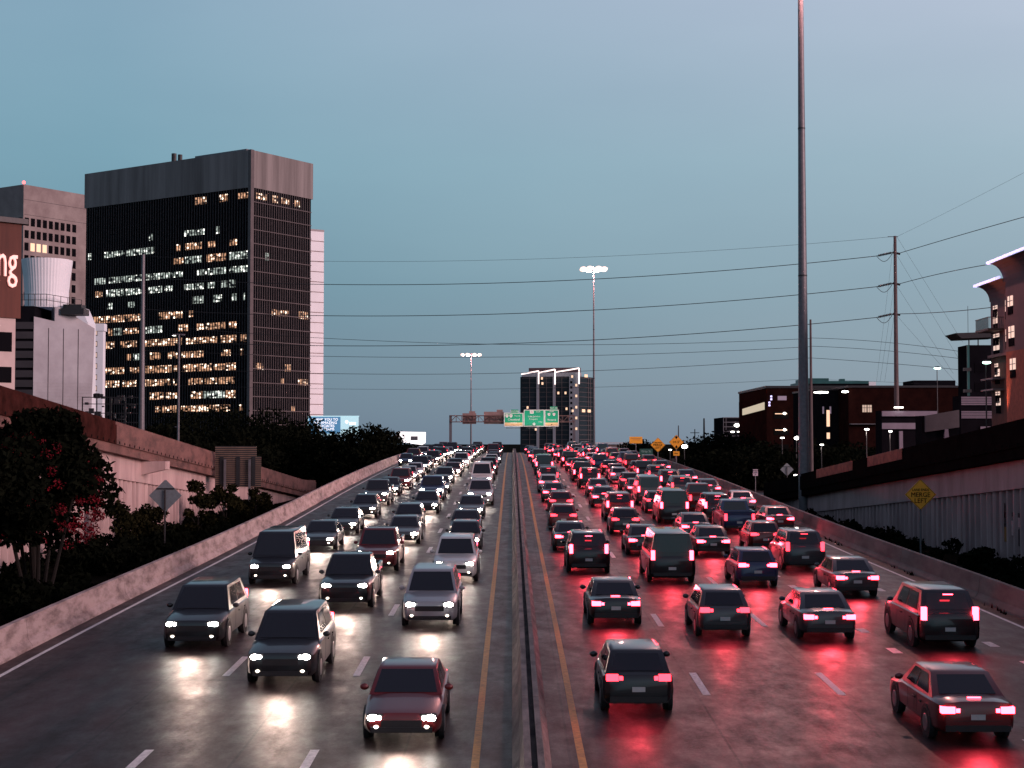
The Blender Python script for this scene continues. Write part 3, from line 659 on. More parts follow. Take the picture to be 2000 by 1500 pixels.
for i, (X, Yt, D, arms) in enumerate(((1325, 831, 330, 0), (1357, 838, 340, 1), (1375, 817, 300, 0), (1396, 841, 345, 1))):
    r_, p_ = upole(['slim dark pole above the height warning sign', 'crossarm pole right of the height warning sign', 'thick bare dark pole between two crossarm poles', 'crossarm pole half hidden in the trees'][i], X, Yt, D, .30 if i == 2 else .2, 'darkmetal')
    if arms:
        hz = p_.z-r_.location.z; q = MB(); q.box(-1, 1, -.06, .06, hz-.9, hz-.75); q.build('crossarm', M['darkmetal'], r_)
        if i == 1:
            q = MB(); q.box(-.6, .6, -.06, .06, hz-2.2, hz-2.05); q.build('crossarm', M['darkmetal'], r_)
def wire(label, pts, rad=.045, n=36, group='overhead power lines'):
    """wire hung between two supports; pts = [(X,Y,D)]*3 give ends and lowest point"""
    W3 = [P(*p) for p in pts]
    t1 = (W3[1].x-W3[0].x)/(W3[2].x-W3[0].x); q = MB(); last = None
    for k in range(n+1):
        t = k/n
        l0 = (t-t1)*(t-1)/((0-t1)*(0-1)); l1 = t*(t-1)/(t1*(t1-1)); l2 = t*(t-t1)/(1-t1)
        c = W3[0]*l0+W3[1]*l1+W3[2]*l2
        c.y = W3[0].y+(W3[2].y-W3[0].y)*t
        if last is not None: q.bar(last, c, rad, rad, 5)
        last = c
    o = q.build('power_line', M['wire']); tag(o, label, 'power line', group); return o
DL = WD+25
wire('thin topmost power line crossing the whole sky', [(280, 500, DL), (640, 505, DL*.6+WD*.4), (1745, 462, WD)], .018)
wire('upper thick power line crossing the sky', [(280, 542, DL), (750, 556, 206), (1712, 500, WD)])
wire('second thick power line crossing the sky', [(280, 604, DL), (750, 617, 206), (1712, 560, WD)])
wire('third thick power line sagging at the middle of the sky', [(280, 664, DL), (1050, 671, 203), (1712, 620, WD)])
wire('power line meeting the dark pole high up from the left', [(350, 640, DL), (1000, 672, 206), (1583, 661, 200)], .03)
wire('power line meeting the dark pole below the highest one', [(280, 684, DL), (850, 697, 207), (1583, 677, 200)], .03)
wire('fourth power line from the bottom reaching the dark pole', [(280, 716, DL), (850, 730, 207), (1583, 699, 200)], .03)
wire('faint lowest power line left of the dark pole', [(280, 750, DL), (900, 760, 207), (1583, 740, 200)], .02)
for i, (ly, ry, re) in enumerate(((494, 460, 421), (554, 528, 505), (613, 612, 600))):
    wire(['thick power line rising right from the top insulator', 'thick power line rising right from the middle insulator', 'thick power line leaving right from the bottom insulator'][i], [(1758, ly, WD), (1880, ry, 172), (2010 if i < 2 else 1940, re, 155)], .04)
wire('thin line rising steeply to the upper right from the pole top', [(1750, 463, WD), (1880, 400, 170), (2010, 332, 150)], .012)
for i, (a, b_, c_) in enumerate(((660, 672, 686), (676, 688, 700), (699, 712, 722), (741, 748, 754))):
    wire(['uppermost', 'second', 'third', 'lowest faint'][i]+' power line descending right from the dark pole', [(1583, a, 200), (1740, b_, 196), (1872, c_, 190)], .028 if i < 3 else .015)
for i, (y0, x1, y1) in enumerate(((463, 1880, 668), (499, 1872, 700), (559, 1862, 730), (617, 1872, 752))):
    A = P(1752, y0, WD); B = P(x1, y1, WD-8); q = MB(); q.bar(A, B, .012, .012, 4)
    tag(q.build('guy_wire', M['wire']), 'thin guy wire running down right from the '+['top of the tall pole', 'top insulator', 'middle insulator', 'bottom insulator'][i], 'guy wire', 'guy wires of the tall pole')
for i, (x1, y0) in enumerate(((1712, 470), (1719, 560), (1728, 618))):
    A = P(1746, y0, WD); B = P(x1, 745, WD+6); q = MB(); q.bar(A, B, .012, .012, 4)
    tag(q.build('guy_wire', M['wire']), 'faint guy wire down the left side of the tall pole, '+['outermost', 'middle', 'innermost'][i], 'guy wire', 'guy wires of the tall pole')

# ------------------------------------------------------------------ buildings
class Face:
    """vertical facade from A to B (world xy), local frame: u along, z up, n outward"""
    def __init__(s, A, B, out):
        s.A = Vector((A[0], A[1], 0)); s.d = Vector((B[0]-A[0], B[1]-A[1], 0)); s.L = s.d.length; s.d.normalize()
        n_ = Vector((s.d.y, -s.d.x, 0)); s.n = n_ if n_.dot(Vector((out[0], out[1], 0))) > 0 else -n_
    def p(s, u_, z, o=0): return s.A+s.d*u_+s.n*o+Vector((0, 0, z))
    def panel(s, mb, u0, u1, z0, z1, o0, o1):
        mb.prism([s.p(u0, z0, o0), s.p(u1, z0, o0), s.p(u1, z1, o0), s.p(u0, z1, o0)], s.n*(o1-o0))
    def u_at(s, X):     # u where the ray of photo column X meets the facade
        k = (X-1000)/3000*math.cos(PITCH)**-1
        # A.x+u d.x = k*(A.y+u d.y)
        return (k*s.A.y-s.A.x)/(s.d.x-k*s.d.y)
def zpx(Y, D): return P(1000, Y, D).z
def body(mb, N_, L_, R_, z0, z1):
    N_, L_, R_ = [Vector((a[0], a[1], 0)) for a in (N_, L_, R_)]; F = L_+R_-N_
    mb.prism([p+Vector((0, 0, z0)) for p in (N_, R_, F, L_)], (0, 0, z1-z0))
# main black tower
DN = 520; Nn = P(487, 800, DN).xy; dW = Vector((-69, 47)).normalized(); dR = Vector((17.2, 26)).normalized()
dR = Vector((47, 69)).normalized() if False else dR
Lw = Nn+dW*83.5; Rr = Nn+dR*31
root = thing('office_tower', 'black glass office tower with concrete crown and many lit windows', 'building', (Nn.x, Nn.y, 0))
ox = Vector((Nn.x, Nn.y, 0))
def loc(mb): mb.v = [tuple(Vector(v)-ox) for v in mb.v]; return mb
zt = zpx(293, DN); zc = zpx(366, DN)
q = MB(); body(q, Nn, Lw, Rr, GZ-.5, zc); loc(q).build('curtain_wall', M['glass'], root)
fw = Face(Nn, Lw, (-.5, -1)); fr = Face(Nn, Rr, (1, -.5))
q = MB(); F_ = Lw+Rr-Nn; q.prism([Vector((*(p), zc+.003)) for p in (Nn+(fw.n.xy+fr.n.xy)*.5, Rr+(fr.n.xy-fw.n.xy)*.5, F_-(fw.n.xy+fr.n.xy)*.5, Lw+(fw.n.xy-fr.n.xy)*.5)], (0, 0, zt-zc)); loc(q).build('crown', M['crown'], root)
FH = 27.35*DN/3000
for k in range(64):
    u0 = .6+k*83/64; q = MB() if k == 0 else q; fw.panel(q, u0, u0+.16, GZ, zc, .0, .42)
loc(q).build('mullions', M['fin'], root)
q = MB()
for k in range(26):
    u0 = .9+k*30/26; fr.panel(q, u0, u0+.18, GZ, zc, .0, .45)
loc(q).build('mullions', M['fin2'], root)  # lighter than the other face's fins: sunlight put into the colour
q = MB()
for k in range(1, 18):
    z = zc-k*FH-.2; fr.panel(q, .3, 30.8, z, z+.28, .46, .55)
loc(q).build('floor_bands', M['fin2'], root)
q = MB(); c0 = Nn; q.prism([Vector((*(c0+p), GZ)) for p in (fw.n.xy*.7-dW*.6*-1, fw.n.xy*.7+fr.n.xy*.7, fr.n.xy*.7+dR*.9, fw.n.xy*-.2+fr.n.xy*-.2)], (0, 0, zt+.1-GZ)); loc(q).build('corner_column', M['fin2'], root)
q = MB(); A = P(335, 313, 548); B = P(350, 296, 548); q.bar(Vector((A.x, 552, zt-.5)), Vector((A.x, 552, B.z)), .9, .9, 10); q.bar(Vector((A.x+2.2, 552, zt-.5)), Vector((A.x+2.2, 552, B.z-.4)), .8, .8, 10); loc(q).build('roof_stack', M['darkmetal'], root)
q = MB(); p0 = Nn+dW*7+dR*5; p1 = Nn+dW*32+dR*5; q.prism([Vector((*p, zt)) for p in (p0, p1, p1+dR*12, p0+dR*12)], (0, 0, 2.0)); loc(q).build('roof_penthouse', M['galv'], root)
rows = {0: 'w378-400 w427-442 w463-484', 2: 'c358-398 c420-426 c289-297', 3: 'c170-178 c200-240 c245-298 w343-350 w360-392 w403-420 w447-462', 4: 'w336-358 c360-392 w402-440 c447-484',
 5: 'c182-205 c210-295 c298-320 c323-355 c382-402 c405-440 c445-484', 6: 'w185-198 c205-240 c243-275 c289-315 c320-336 c357-378 c380-396 c405-420 c430-442 c447-458',
 7: 'c208-218 c248-262 c376-396 c416-432 c452-462 c475-479', 8: 'w180-277 w310-355 w368-376', 9: 'w210-218 c222-236 w240-270 c284-316 w347-368 w383-398 w402-440 w445-462',
 10: 'w203-224 w235-267 w283-355 w363-425 w430-462 w470-480', 11: 'w247-255 c260-276 w292-313 w326-352 w355-397 w432-452 w470-474', 12: 'w203-242 w252-275 w284-335 w340-352 w356-415 w418-440 w442-460',
 13: 'w203-234 w240-268 w284-333 w339-352 w367-378 w380-395 w400-425 w428-458', 14: 'w293-319 w325-334 w338-350 w373-395 c397-440 w441-460', 15: 'w304-313 w318-345 w354-382 w384-452 w467-474'}
rnd = random.Random(2)
def runs(face, rows, root_, off, zc_, fh):
    for k, s_ in rows.items():
        for it in s_.split():
            m_ = M['litw'] if it[0] == 'w' else M['litc']; a_, b_ = map(float, it[1:].split('-'))
            u0 = face.u_at(b_); u1 = face.u_at(a_)
            if u0 > u1: u0, u1 = u1, u0
            zz = zc_-k*fh-fh*.52-(fh*.3 if k > 1 else 0); hh = fh*rnd.uniform(.40, .55)
            q = MB(); face.panel(q, u0, u1, zz-hh/2, zz+hh/2, .02, .06); loc(q).build('window', m_, root_)
runs(fw, rows, root, .02, zc, FH)
runs(fr, {0: 'w497-520 w530-540 w545-564 w572-583', 4: 'c517-525', 8: 'w529-540 w541-562 w583-600', 12: 'w500-516 w556-568', 13: 'w549-556 w582-600', 15: 'w567-576'}, root, .02, zc, FH)
# white slab behind
p = P(617, 800, 600); root = thing('white_tower', 'bright white slab tower behind the right edge of the black tower', 'building', (p.x, 600, 0))
root.rotation_euler = (0, 0, R(35)); q = MB(); z1 = zpx(452, 600); q.box(-9, 3.2, 0, 9, GZ-.5, z1); q.build('wall', M['whiteclad'], root)
q = MB(); q.box(-9.05, 3.25, -.06, 9.05, z1+.003, z1+.8); q.build('roof_edge', M['galv'], root)
q = MB()
for k in range(19): q.box(-8.98, 3.18, -.05, -.005, z1-4-k*4, z1-3.7-k*4)
q.build('panel_joints', M['conc'], root)
# concrete tower far left
D2 = 640; N2 = P(41, 800, D2).xy; L2 = N2+dW*60; R2 = N2+dR*40; ox = Vector((N2.x, N2.y, 0))
root = thing('concrete_tower', 'pinkish concrete office tower with a window grid at the far left', 'building', (N2.x, N2.y, 0))
z1 = zpx(360, D2); q = MB(); body(q, N2, L2, R2, GZ-.5, z1); loc(q).build('wall', M['conc'], root)
f1 = Face(N2, R2, (1, -.5)); f2 = Face(N2, L2, (-.5, -1)); fh = 24.6*D2/3000
q = MB()
for z in (z1-6.3, z1-12.6): f1.panel(q, .2, 39, z, z+.14, .0, .03)
loc(q).build('panel_seams', M['fin'], root)
zw = z1-13.8
for r_ in range(10):
    for k in range(9):
        u0 = .7+k*3.15; lit = (r_ == 2 and k in (1, 2, 3)) or (r_ == 1 and k in (0, 1) and False)
        q = MB(); f1.panel(q, u0, u0+2.15, zw-r_*fh-3.4, zw-r_*fh, .004, .04); loc(q).build('window', M['warmwin'] if lit else M['glass'], root)
for k in range(8):
    q = MB(); f2.panel(q, 1+k*3.2, 3.2+k*3.2, zw-3.4, zw, .004, .04); loc(q).build('window', M['glass'], root)
q = MB(); q.ellipsoid((N2.x, N2.y, z1+.8), (.7, .7, .7)); loc(q).build('beacon', M['redbeacon'], root)
# rust building with letters at the left edge
D3 = 118; A3 = P(38, 800, D3)
root = thing('rust_building', 'rust brown and pink building with lit letters cut by the left edge', 'building', (A3.x, D3, 0)); ox = Vector((A3.x, D3, 0))
z1 = zpx(438, D3); z2 = zpx(622, D3)
face_d = Vector((-1, -.95)).normalized(); A = Vector((A3.x, D3)); B = A+face_d*16
fx_ = Face(A, B, (1, -1))
q = MB(); q.prism([Vector((*p, z2)) for p in (A, B, B+Vector((-12, 4)), A+Vector((-14, 8)))], (0, 0, z1-z2)); loc(q).build('upper_wall', M['rust'], root)
q = MB(); q.prism([Vector((*p, GZ-.5)) for p in (A+Vector((-.35, -.1)), B+Vector((-.35, -.1)), B+Vector((-12, 4)), A+Vector((-14, 8)))], (0, 0, z2-GZ+.497)); loc(q).build('lower_wall', M['pink'], root)
q = MB(); fx_.panel(q, -.4, 16, z1+.003, z1+.4, -1, .3); loc(q).build('roof_edge', M['darkmetal'], root)
fp = Face(A+Vector((-.35, -.1)), B+Vector((-.35, -.1)), (1, -1))
for k, (y0, y1) in enumerate(((648, 686), (716, 747))):
    for j in range(3):
        u0 = fp.u_at(22)+j*3.2; q = MB(); fp.panel(q, u0, u0+1.9, zpx(y1, D3-1), zpx(y0, D3-1), .004, .03); loc(q).build('window', M['glass'], root)
ang = math.atan2(-face_d.y, -face_d.x)
t = text('letter', 'ng', 3.7, M['letters'], root, fx_.p(fx_.u_at(9), zpx(514, D3), .12)-ox, rot=(PI/2, 0, ang), depth=.08, sx=.5)
# cooling tower building
D4 = 200; u = D4/3000
c = P(82, 600, D4); root = thing('cooling_tower', 'pale flared fan stack on a louvred cooling tower building', 'cooling tower', (c.x, D4, GZ)); gz = GZ
ztop = zpx(505, D4)-gz; zpl = zpx(600, D4)-gz; q = MB()
prof = [(2.75, zpl), (2.78, zpl+2), (2.95, zpl+4), (3.25, ztop)]
n = 96; q_v = []
for r_, z in prof:
    for i in range(n): a = 2*PI*i/n; rr = r_+(.035 if i % 2 else 0); q_v.append((math.cos(a)*rr, math.sin(a)*rr+2, z))
q.add(q_v, [(j*n+i, j*n+(i+1) % n, (j+1)*n+(i+1) % n, (j+1)*n+i) for j in range(3) for i in range(n)]); q.build('fan_stack', M['whiteclad'], root)
q = MB(); x0 = P(36, 700, D4).x-c.x; x1 = P(76, 700, D4).x-c.x; q.box(x0-3, x1, -2, 8, 0, zpl-.02); q.build('louvre_bay', M['darkwall'], root)
q = MB()
for k in range(8): q.box(x0-3, x1-.05, -2.25, -2.003, zpl-3.0-k*1.25, zpl-2.1-k*1.25)
q.build('louvres', M['fin'], root)
x2 = P(174, 700, D4).x-c.x
yl = lambda x: -2.3+4.8*(x-x1)/(x2-x1)
q = MB(); q.prism([(x, yl(x), z) for x, z in ((x1+.003, 0), (x2-.5, 0), (x2, zpl-2.6), (x2-2.2, zpl-1.1), (x2-3.6, zpl), (x1+2.2, zpl), (x1+2.2, zpl-1.9), (x1+.003, zpl-1.4))], (-2.3, 6, 0)); q.build('corrugated_wall', M['greyclad'], root)
q = MB()
for k in range(34):
    z = .3+k*.42
    if z < zpl-2.7: q.beam((x1+.03, yl(x1+.03)-.03, z), (x2-.25, yl(x2-.25)-.03, z), .05, .09)
q.build('cladding_ribs', M['greyclad'], root)
q = MB()
for x in (x1+1.6, x1+3.2, x1+4.8): q.beam((x, yl(x)-.07, 0), (x, yl(x)-.07, zpl-2.8), .06, .04)
q.build('seams', M['fin2'], root)
q = MB(); xp0 = x0-2; 
for z in (zpl+.75, zpl+1.5):
    q.beam((xp0, -2.2, z), (x1+1.6, -2.2, z), .07, .07); q.beam((x1+1.6, -2.2, z), (x2-1.2, .5, z-.5), .07, .07)
for k in range(9): x = xp0+k*(x1+1.6-xp0)/8; q.beam((x, -2.2, zpl), (x, -2.2, zpl+1.5), .06, .06)
for k in range(1, 6): t_ = k/5; q.beam((x1+1.6+(x2-1.2-x1-1.6)*t_, -2.2+2.7*t_, zpl-.6), (x1+1.6+(x2-1.2-x1-1.6)*t_, -2.2+2.7*t_, zpl+1.5-.5*t_), .06, .06)
q.build('railing', M['darkmetal'], root)
q = MB(); q.box(x2-3.6, x2-.6, -.6, 2, zpl-1.0, zpl-.2); q.box(x2-3.4, x2-1, -.3, 1.8, zpl-.2, zpl+.35); q.build('fan_deck', M['darkmetal'], root)
# small white tower
D5 = 330; c = P(185, 700, D5); root = thing('white_annex', 'narrow white stair tower with a column of small windows', 'building', (c.x, D5, GZ)); zt5 = zpx(632, D5)-GZ
q = MB(); q.box(-2.1, 1.75, 0, 2, -.5, zt5-1.6); q.build('wall', M['whiteclad'], root)
q = MB(); q.box(-2.3, 2.0, -.2, 2.2, zt5-1.597, zt5); q.build('cornice', M['whiteclad'], root)
for k in range(6):
    z = zpx(650+k*21.7, D5)-GZ; q = MB(); q.box(-.45, .55, -.04, -.004, z-.6, z+.6); w_ = q.build('window', M['fin'], root)
    q = MB(); q.box(-.36, .02, -.05, -.042, z-.45, z+.45); q.box(.08, .46, -.05, -.042, z-.45, z+.45); q.build('pane', mat('dim_lit_pane', (.5, .4, .35), emit=(1, .7, .55), es=.35), w_)
# leaning white piece behind the stack
q = MB(); c6 = P(163, 600, 260); root = thing('pale_roof', 'pale sloping roof end behind the cooling tower', 'building', (c6.x, 260, GZ))
q.prism([(-1.2, 0, -.3), (1.0, 0, -.3), (.75, 0, zpx(630, 260)-GZ), (-.4, 0, zpx(600, 260)-GZ), (-1.2, 0, zpx(600, 260)-GZ)], (0, 5, 0)); q.build('gable_wall', M['whiteclad'], root)
q = MB(); q.box(-1.3, -1.2, -.1, 5.1, -.3, zpx(600, 260)-GZ+.1); q.build('roof_edge', M['galv'], root)
# low electrical substation clutter
c = P(205, 795, 150); root = thing('equipment_rack', 'dark cluttered equipment rack beside the white stair tower', 'equipment', (c.x, 150, GZ)); zz = c.z-GZ
q = MB(); rnd = random.Random(5)
for k in range(26):
    x = rnd.uniform(-2, 2.6); z = rnd.uniform(-1.4, 1.0); q = MB(); q.box(x, x+rnd.uniform(.15, .6), 0, .4, zz+z, zz+z+rnd.uniform(.12, .5)); q.build('cabinet', M['darkmetal'], root)
q = MB()
for z in (-1.5, -.6, .3, .95): q.beam((-2.2, 0, zz+z), (3.2, 0, zz+z), .07, .07)
for x in (-2.2, -.8, .6, 2): q.beam((x, 0, 0), (x, 0, zz+1), .1, .1)
q.build('frame', M['darkmetal'], root)
# center high-rise
D7 = 1000; cN = P(1130, 800, D7).xy; dA = Vector((-37, 9)); dA.normalize(); Lc = cN+dA*39; dB = Vector((.42, .9)).normalized(); Rc = cN+dB*24
Rc = Vector((P(1158, 800, D7+20).x, D7+20)); ox = Vector((cN.x, cN.y, 0))
root = thing('residential_tower', 'dark high rise with three pale lit angled strips at its top', 'building', (cN.x, cN.y, 0))
z1 = zpx(735, D7); z0 = GZ-.5
q = MB(); body(q, cN, Lc, Rc, z0, z1); loc(q).build('wall', mat('dark_teal_glass', (.012, .02, .028), .4, var=.4, vs=.08, spec=.2), root)
fa = Face(cN, Lc, (-.2, -1)); fb = Face(cN, Rc, (1, -.6))
gp = mat('pale_grey_panel', (.28, .29, .33), .7, var=.1, vs=.1)
def pxpanel(mb, face, X0, X1, za, zb_, o0=.02, o1=.3): a_, b_ = sorted((face.u_at(X0), face.u_at(X1))); face.panel(mb, a_, b_, za, zb_, o0, o1)
q = MB(); pxpanel(q, fa, 1019, 1130, z1+.003, z1+2.6, -10, .35); loc(q).build('top_band', gp, root)
q = MB(); pxpanel(q, fa, 1030, 1128, z1+2.61, z1+6.0, -11, -4); loc(q).build('penthouse', M['mauve'], root)
for X in ((1048, 1053), (1080, 1085), (1112, 1119), (1119.5, 1130)):
    q = MB(); pxpanel(q, fa, X[0], X[1], z0, z1, .02, .5); loc(q).build('pale_column', gp, root)
q = MB()
for k in range(14): z = z1-3-k*3.4; pxpanel(q, fa, 1114, 1118, z-1.6, z, .51, .54)
loc(q).build('punched_windows', M['glass'], root)
q = MB()
for k in range(15): z = z1-1-k*3.1; pxpanel(q, fa, 1019.5, 1111, z, z+.22, .02, .1); pxpanel(q, fb, 1131, 1157, z, z+.3, .02, .2)
loc(q).build('floor_lines', M['fin2'], root)
q = MB()
for X in (1034, 1067, 1097, 1148, 1152, 1157): 
    f_ = fa if X < 1130 else fb; pxpanel(q, f_, X, X+.7, z0, z1, .1, .3)
loc(q).build('vertical_lines', M['fin2'], root)
for k, (Xa, Xb, Ya, Yb, Yc) in enumerate(((1018, 1052, 731, 724.5, 750), (1053, 1084, 728, 721.5, 751), (1085, 1131, 727, 719, 750))):
    q = MB(); a_ = P(Xa, Ya, D7-2); b_ = P(Xb, Yb, D7-2); q.beam(a_, b_, 1, .8); c_ = P(Xb, Yc, D7-2); q.beam(b_, c_, .8, 1.3); loc(q).build('light_strip', M['strip'], root)
for k, (X, Y) in enumerate(((1057, 738), (1058, 748), (1089, 767), (1103, 767), (1116, 735), (1117, 802), (1124, 752), (1124, 773), (1124, 795), (1124, 816), (1124, 837), (1029, 795), (1105, 798), (1045, 838))):
    zq = zpx(Y, D7); q = MB(); pxpanel(q, fa, X, X+3.6, zq-.9, zq+.7, .55, .62); loc(q).build('window', M['warmwin'], root)
for X, Y in ((1136, 802), (1141, 733), (1147, 802)):
    zq = zpx(Y, D7); q = MB(); pxpanel(q, fb, X, X+6, zq-.9, zq+1, .25, .3); loc(q).build('window', M['warmwin'], root)
# pale bridge railing building far right of crest
c = P(1190, 870, 700); root = thing('distant_terrace', 'low pale distant building with railings beyond the crest', 'building', (c.x, 700, GZ)); zz = c.z-GZ
q = MB(); q.box(-7.5, 8, 0, 10, -.3, zz-1.6); q.build('wall', M['pink'], root)
q = MB(); q.box(-7.5, 8, -.2, 10, zz+1.0, zz+1.3)
for k in range(28): q.box(-7.5+k*.57, -7.4+k*.57, -.1, .1, zz-1.597, zz+.997)
q.build('railing', M['pink'], root)

# ---- billboards
D8 = 285; u = D8/3000; c = P(651, 832, D8); root = thing('billboard', 'blue and pale billboard thanking readers, behind the trees', 'billboard', (c.x, D8, GZ)); zz = c.z-GZ
q = MB(); q.box(-48*u, 14*u, 0, .3, zz-15*u, zz+18*u); q.build('face', M['board'], root)
q = MB(); q.box(14*u+.003, 49*u, 0, .3, zz-15*u, zz+18*u); q.build('face', M['board2'], root)
q = MB(); q.box(-49.5*u, 50*u, -.05, .35, zz+18*u+.003, zz+20*u); q.box(-49.5*u, -48.2*u, -.05, .35, zz-16*u, zz+18*u); q.box(-49.5*u, 50*u, -.05, .35, zz-18*u, zz-15*u-.003); q.build('frame', M['board2'], root)
q = MB(); q.bar((0, .8, 0), (0, .8, zz-15*u), .4); q.build('post', M['darkmetal'], root)
for i, s_ in enumerate(('THANK YOU TO', 'OUR AMAZING', 'ASSOCIATES', 'AND TEAMS')):
    text('lettering', s_, .66, M['boardtext'], root, (-17*u, -.03, zz+(12.5-6.3*i)*u), sx=1.0)
q = MB(); q.bar((26*u, -.03, zz+8*u), (26*u, -.005, zz+8*u), .3, .3, 16); q.box(31*u, 44*u, -.03, -.005, zz+6*u, zz+7.2*u); q.box(31*u, 44*u, -.03, -.005, zz+3*u, zz+4.4*u); q.build('emblem', M['boardtext'], root)
D9 = 330; u = D9/3000; c = P(804, 856, D9); root = thing('billboard', 'small white lit billboard with a dark square near the crest', 'billboard', (c.x, D9, GZ)); zz = c.z-GZ
q = MB(); q.prism([(-26*u, 0, zz+13*u), (-24*u, 0, zz-7*u), (20*u, 0, zz-13*u), (27*u, 0, zz-9*u), (27.5*u, 0, zz+12*u)], (0, .3, 0)); q.build('face', M['boardwhite'], root)
q = MB(); q.box(-2*u, 12*u, -.03, -.004, zz-4*u, zz+4*u); q.build('dark_square', M['galv'], root)
q = MB(); q.box(-30*u, -26.5*u, .1, 2, zz-4*u, zz+13*u); q.build('side_panel', M['parapet'], root)
q = MB(); q.bar((2*u, .8, 0), (2*u, .8, zz-11*u), .3); q.build('post', M['darkmetal'], root)

# ---- right side buildings
def box_building(name, label, X0, X1, Y, D, depth, m, parts=None, yaw=0, base=GZ-.5):
    A = P(X0, Y, D); B = P(X1, Y, D); rt = thing(name, label, 'building', (A.x, D, base)); hh = A.z-base; w_ = B.x-A.x
    q = MB(); q.box(0, w_, 0, depth, 0, hh); q.build('wall', M[m], rt)
    return rt, w_, hh, D/3000
rt, w_, hh, u = box_building('brick_garage', 'dark brick parking garage with lit open decks behind the near mast', 1497, 1660, 758, 330, 40, 'brick2')
q = MB(); q.box(-.2, w_+.2, -.2, 40.2, hh+.003, hh+.5); q.build('cornice', M['darkmetal'], rt)
q = MB(); x0 = P(1443, 800, 330).x-rt.location.x; q.prism([(-3.6, 16, 0), (-.003, .4, 0), (-.003, 39, 0)], (0, 0, hh-2.6)); q.build('side_wing', M['brick2'], rt)
for r_ in range(3):
    for k in range(4):
        z1_ = hh-5.1-r_*3.5; x0_ = 1.5+k*4.5; q = MB(); q.box(x0_, x0_+3.2, -.05, -.004, z1_-1.5, z1_); f = q.build('deck_opening', M['black'], rt)
        if r_ < 2:
            q = MB(); q.box(x0_+.3, x0_+2.9, -.09, -.055, z1_-.5, z1_-.32); q.build('light_tube', M['warmwin'], f)
            if k in (0,): q = MB(); q.ellipsoid((x0_+2.3, -.3, z1_-.35), (.32, .1, .24)); q.build('light_tube', M['lampwhite'], f)
for k in range(2):
    q = MB(); q.box(2.4+k*4.2, 4.3+k*4.2, -.05, -.004, hh-2.6, hh-1.7); q.build('window', mat('dim_mauve_pane', (.2, .15, .2), emit=(.6, .45, .6), es=.22), rt)
q = MB(); q.prism([(-3.1, 13.2, hh-5.6), (-.25, 1.0, hh-4.6), (-.25, 1.0, hh-3.0), (-3.1, 13.2, hh-4.2)], (-.15, -.04, 0)); q.build('lit_stair_window', mat('yellowish_lit_glass', (.3, .28, .2), emit=(1, .85, .62), es=.5), rt)
q = MB()
for k, z in enumerate((-1.6, -2.2, -2.9, -3.5)): q.box(.8+(-.4 if k > 1 else 0), 1.2+(-.4 if k > 1 else 0), -.1, -.02, hh+z-.4, hh+z)
q.build('lit_sign', M['neon'], rt)
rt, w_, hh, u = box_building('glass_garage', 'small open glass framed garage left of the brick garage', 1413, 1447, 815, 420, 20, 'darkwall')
q = MB()
for k in range(5): q.box(-.1, w_, -.35, -.02, hh-.2-k*1.25, hh-k*1.25)
for x in (0, .7): q.box(x-.1, x+.05, -.36, -.02, 0, hh)
q.build('deck_edges', M['galv'], rt)
q = MB(); q.ellipsoid((w_*.75, -.6, hh-2.2), (.75, .2, .45)); q.ellipsoid((w_*.5, -.6, hh-4.0), (.5, .2, .2)); q.ellipsoid((w_*.85, -.6, hh-4.0), (.4, .2, .15)); q.build('lamp', M['lampwhite'], rt)
rt, w_, hh, u = box_building('teal_building', 'teal glass building behind the roofs of the brick garage', 1575, 1697, 744, 520, 30, 'teal')
q = MB(); q.box(0, 8, 2, 20, hh+.003, hh+1); q.box(12, 13.5, 2, 5, hh+.003, hh+.8); q.build('roof_plant', M['teal'], rt)
q = MB(); q.box(w_+.003, w_+2.4, 0, 20, 0, hh-.3); q.build('white_end', M['whiteclad'], rt)
q = MB()
for k in range(4): q.box(0, w_, -.05, -.004, hh-1.6-k*2.6, hh-.9-k*2.6)
q.build('windows_band', M['glass'], rt)
rt, w_, hh, u = box_building('brick_block', 'long dark brick building behind the tall utility pole', 1657, 1945, 757, 260, 30, 'brick2')
q = MB(); q.box(-.2, w_+.2, -.25, 30.2, hh+.003, hh+.35); q.build('cornice', M['darkmetal'], rt)
q = MB(); x_ = (1790-1657)*u; q.box(x_, x_+7.2, 2, 9, hh+.353, hh+1.3); q.build('roof_plant', M['darkwall'], rt)
for X, Y, ww, h2, m_ in ((1684, 798, 9, 14, 'warmwin'), (1694, 798, 9, 14, 'warmwin')):
    x_ = (X-1657)*u; z_ = zpx(Y, 260)-rt.location.z; q = MB(); q.box(x_, x_+ww*u*.9, -.05, -.004, z_-h2/2*u, z_+h2/2*u); f = q.build('window', mat('curtained_lit_window', (.3, .25, .2), emit=(1, .72, .55), es=.42), rt)
    q = MB(); q.box(x_+ww*u*.4, x_+ww*u*.46, -.07, -.052, z_-h2/2*u, z_+h2/2*u); q.box(x_, x_+ww*u*.9, -.07, -.052, z_+.1, z_+.18); q.build('muntin', M['darkmetal'], f)
q = MB(); q.box((1658-1657)*u, (1720-1657)*u, -1.2, -.004, zpx(829, 260)-rt.location.z, zpx(827.5, 260)-rt.location.z); q.build('canopy', M['galv'], rt)
q = MB(); x_ = -6*u; q.ellipsoid((x_-45*u, 1, zpx(766, 260)-rt.location.z), (1.3, .2, .18)); q.build('lamp', M['lampwhite'], rt)
q = MB(); q.ellipsoid((-9*u, -1, zpx(765.5, 260)-rt.location.z), (.6, .2, .18)); q.build('lamp', M['lampwhite'], rt)
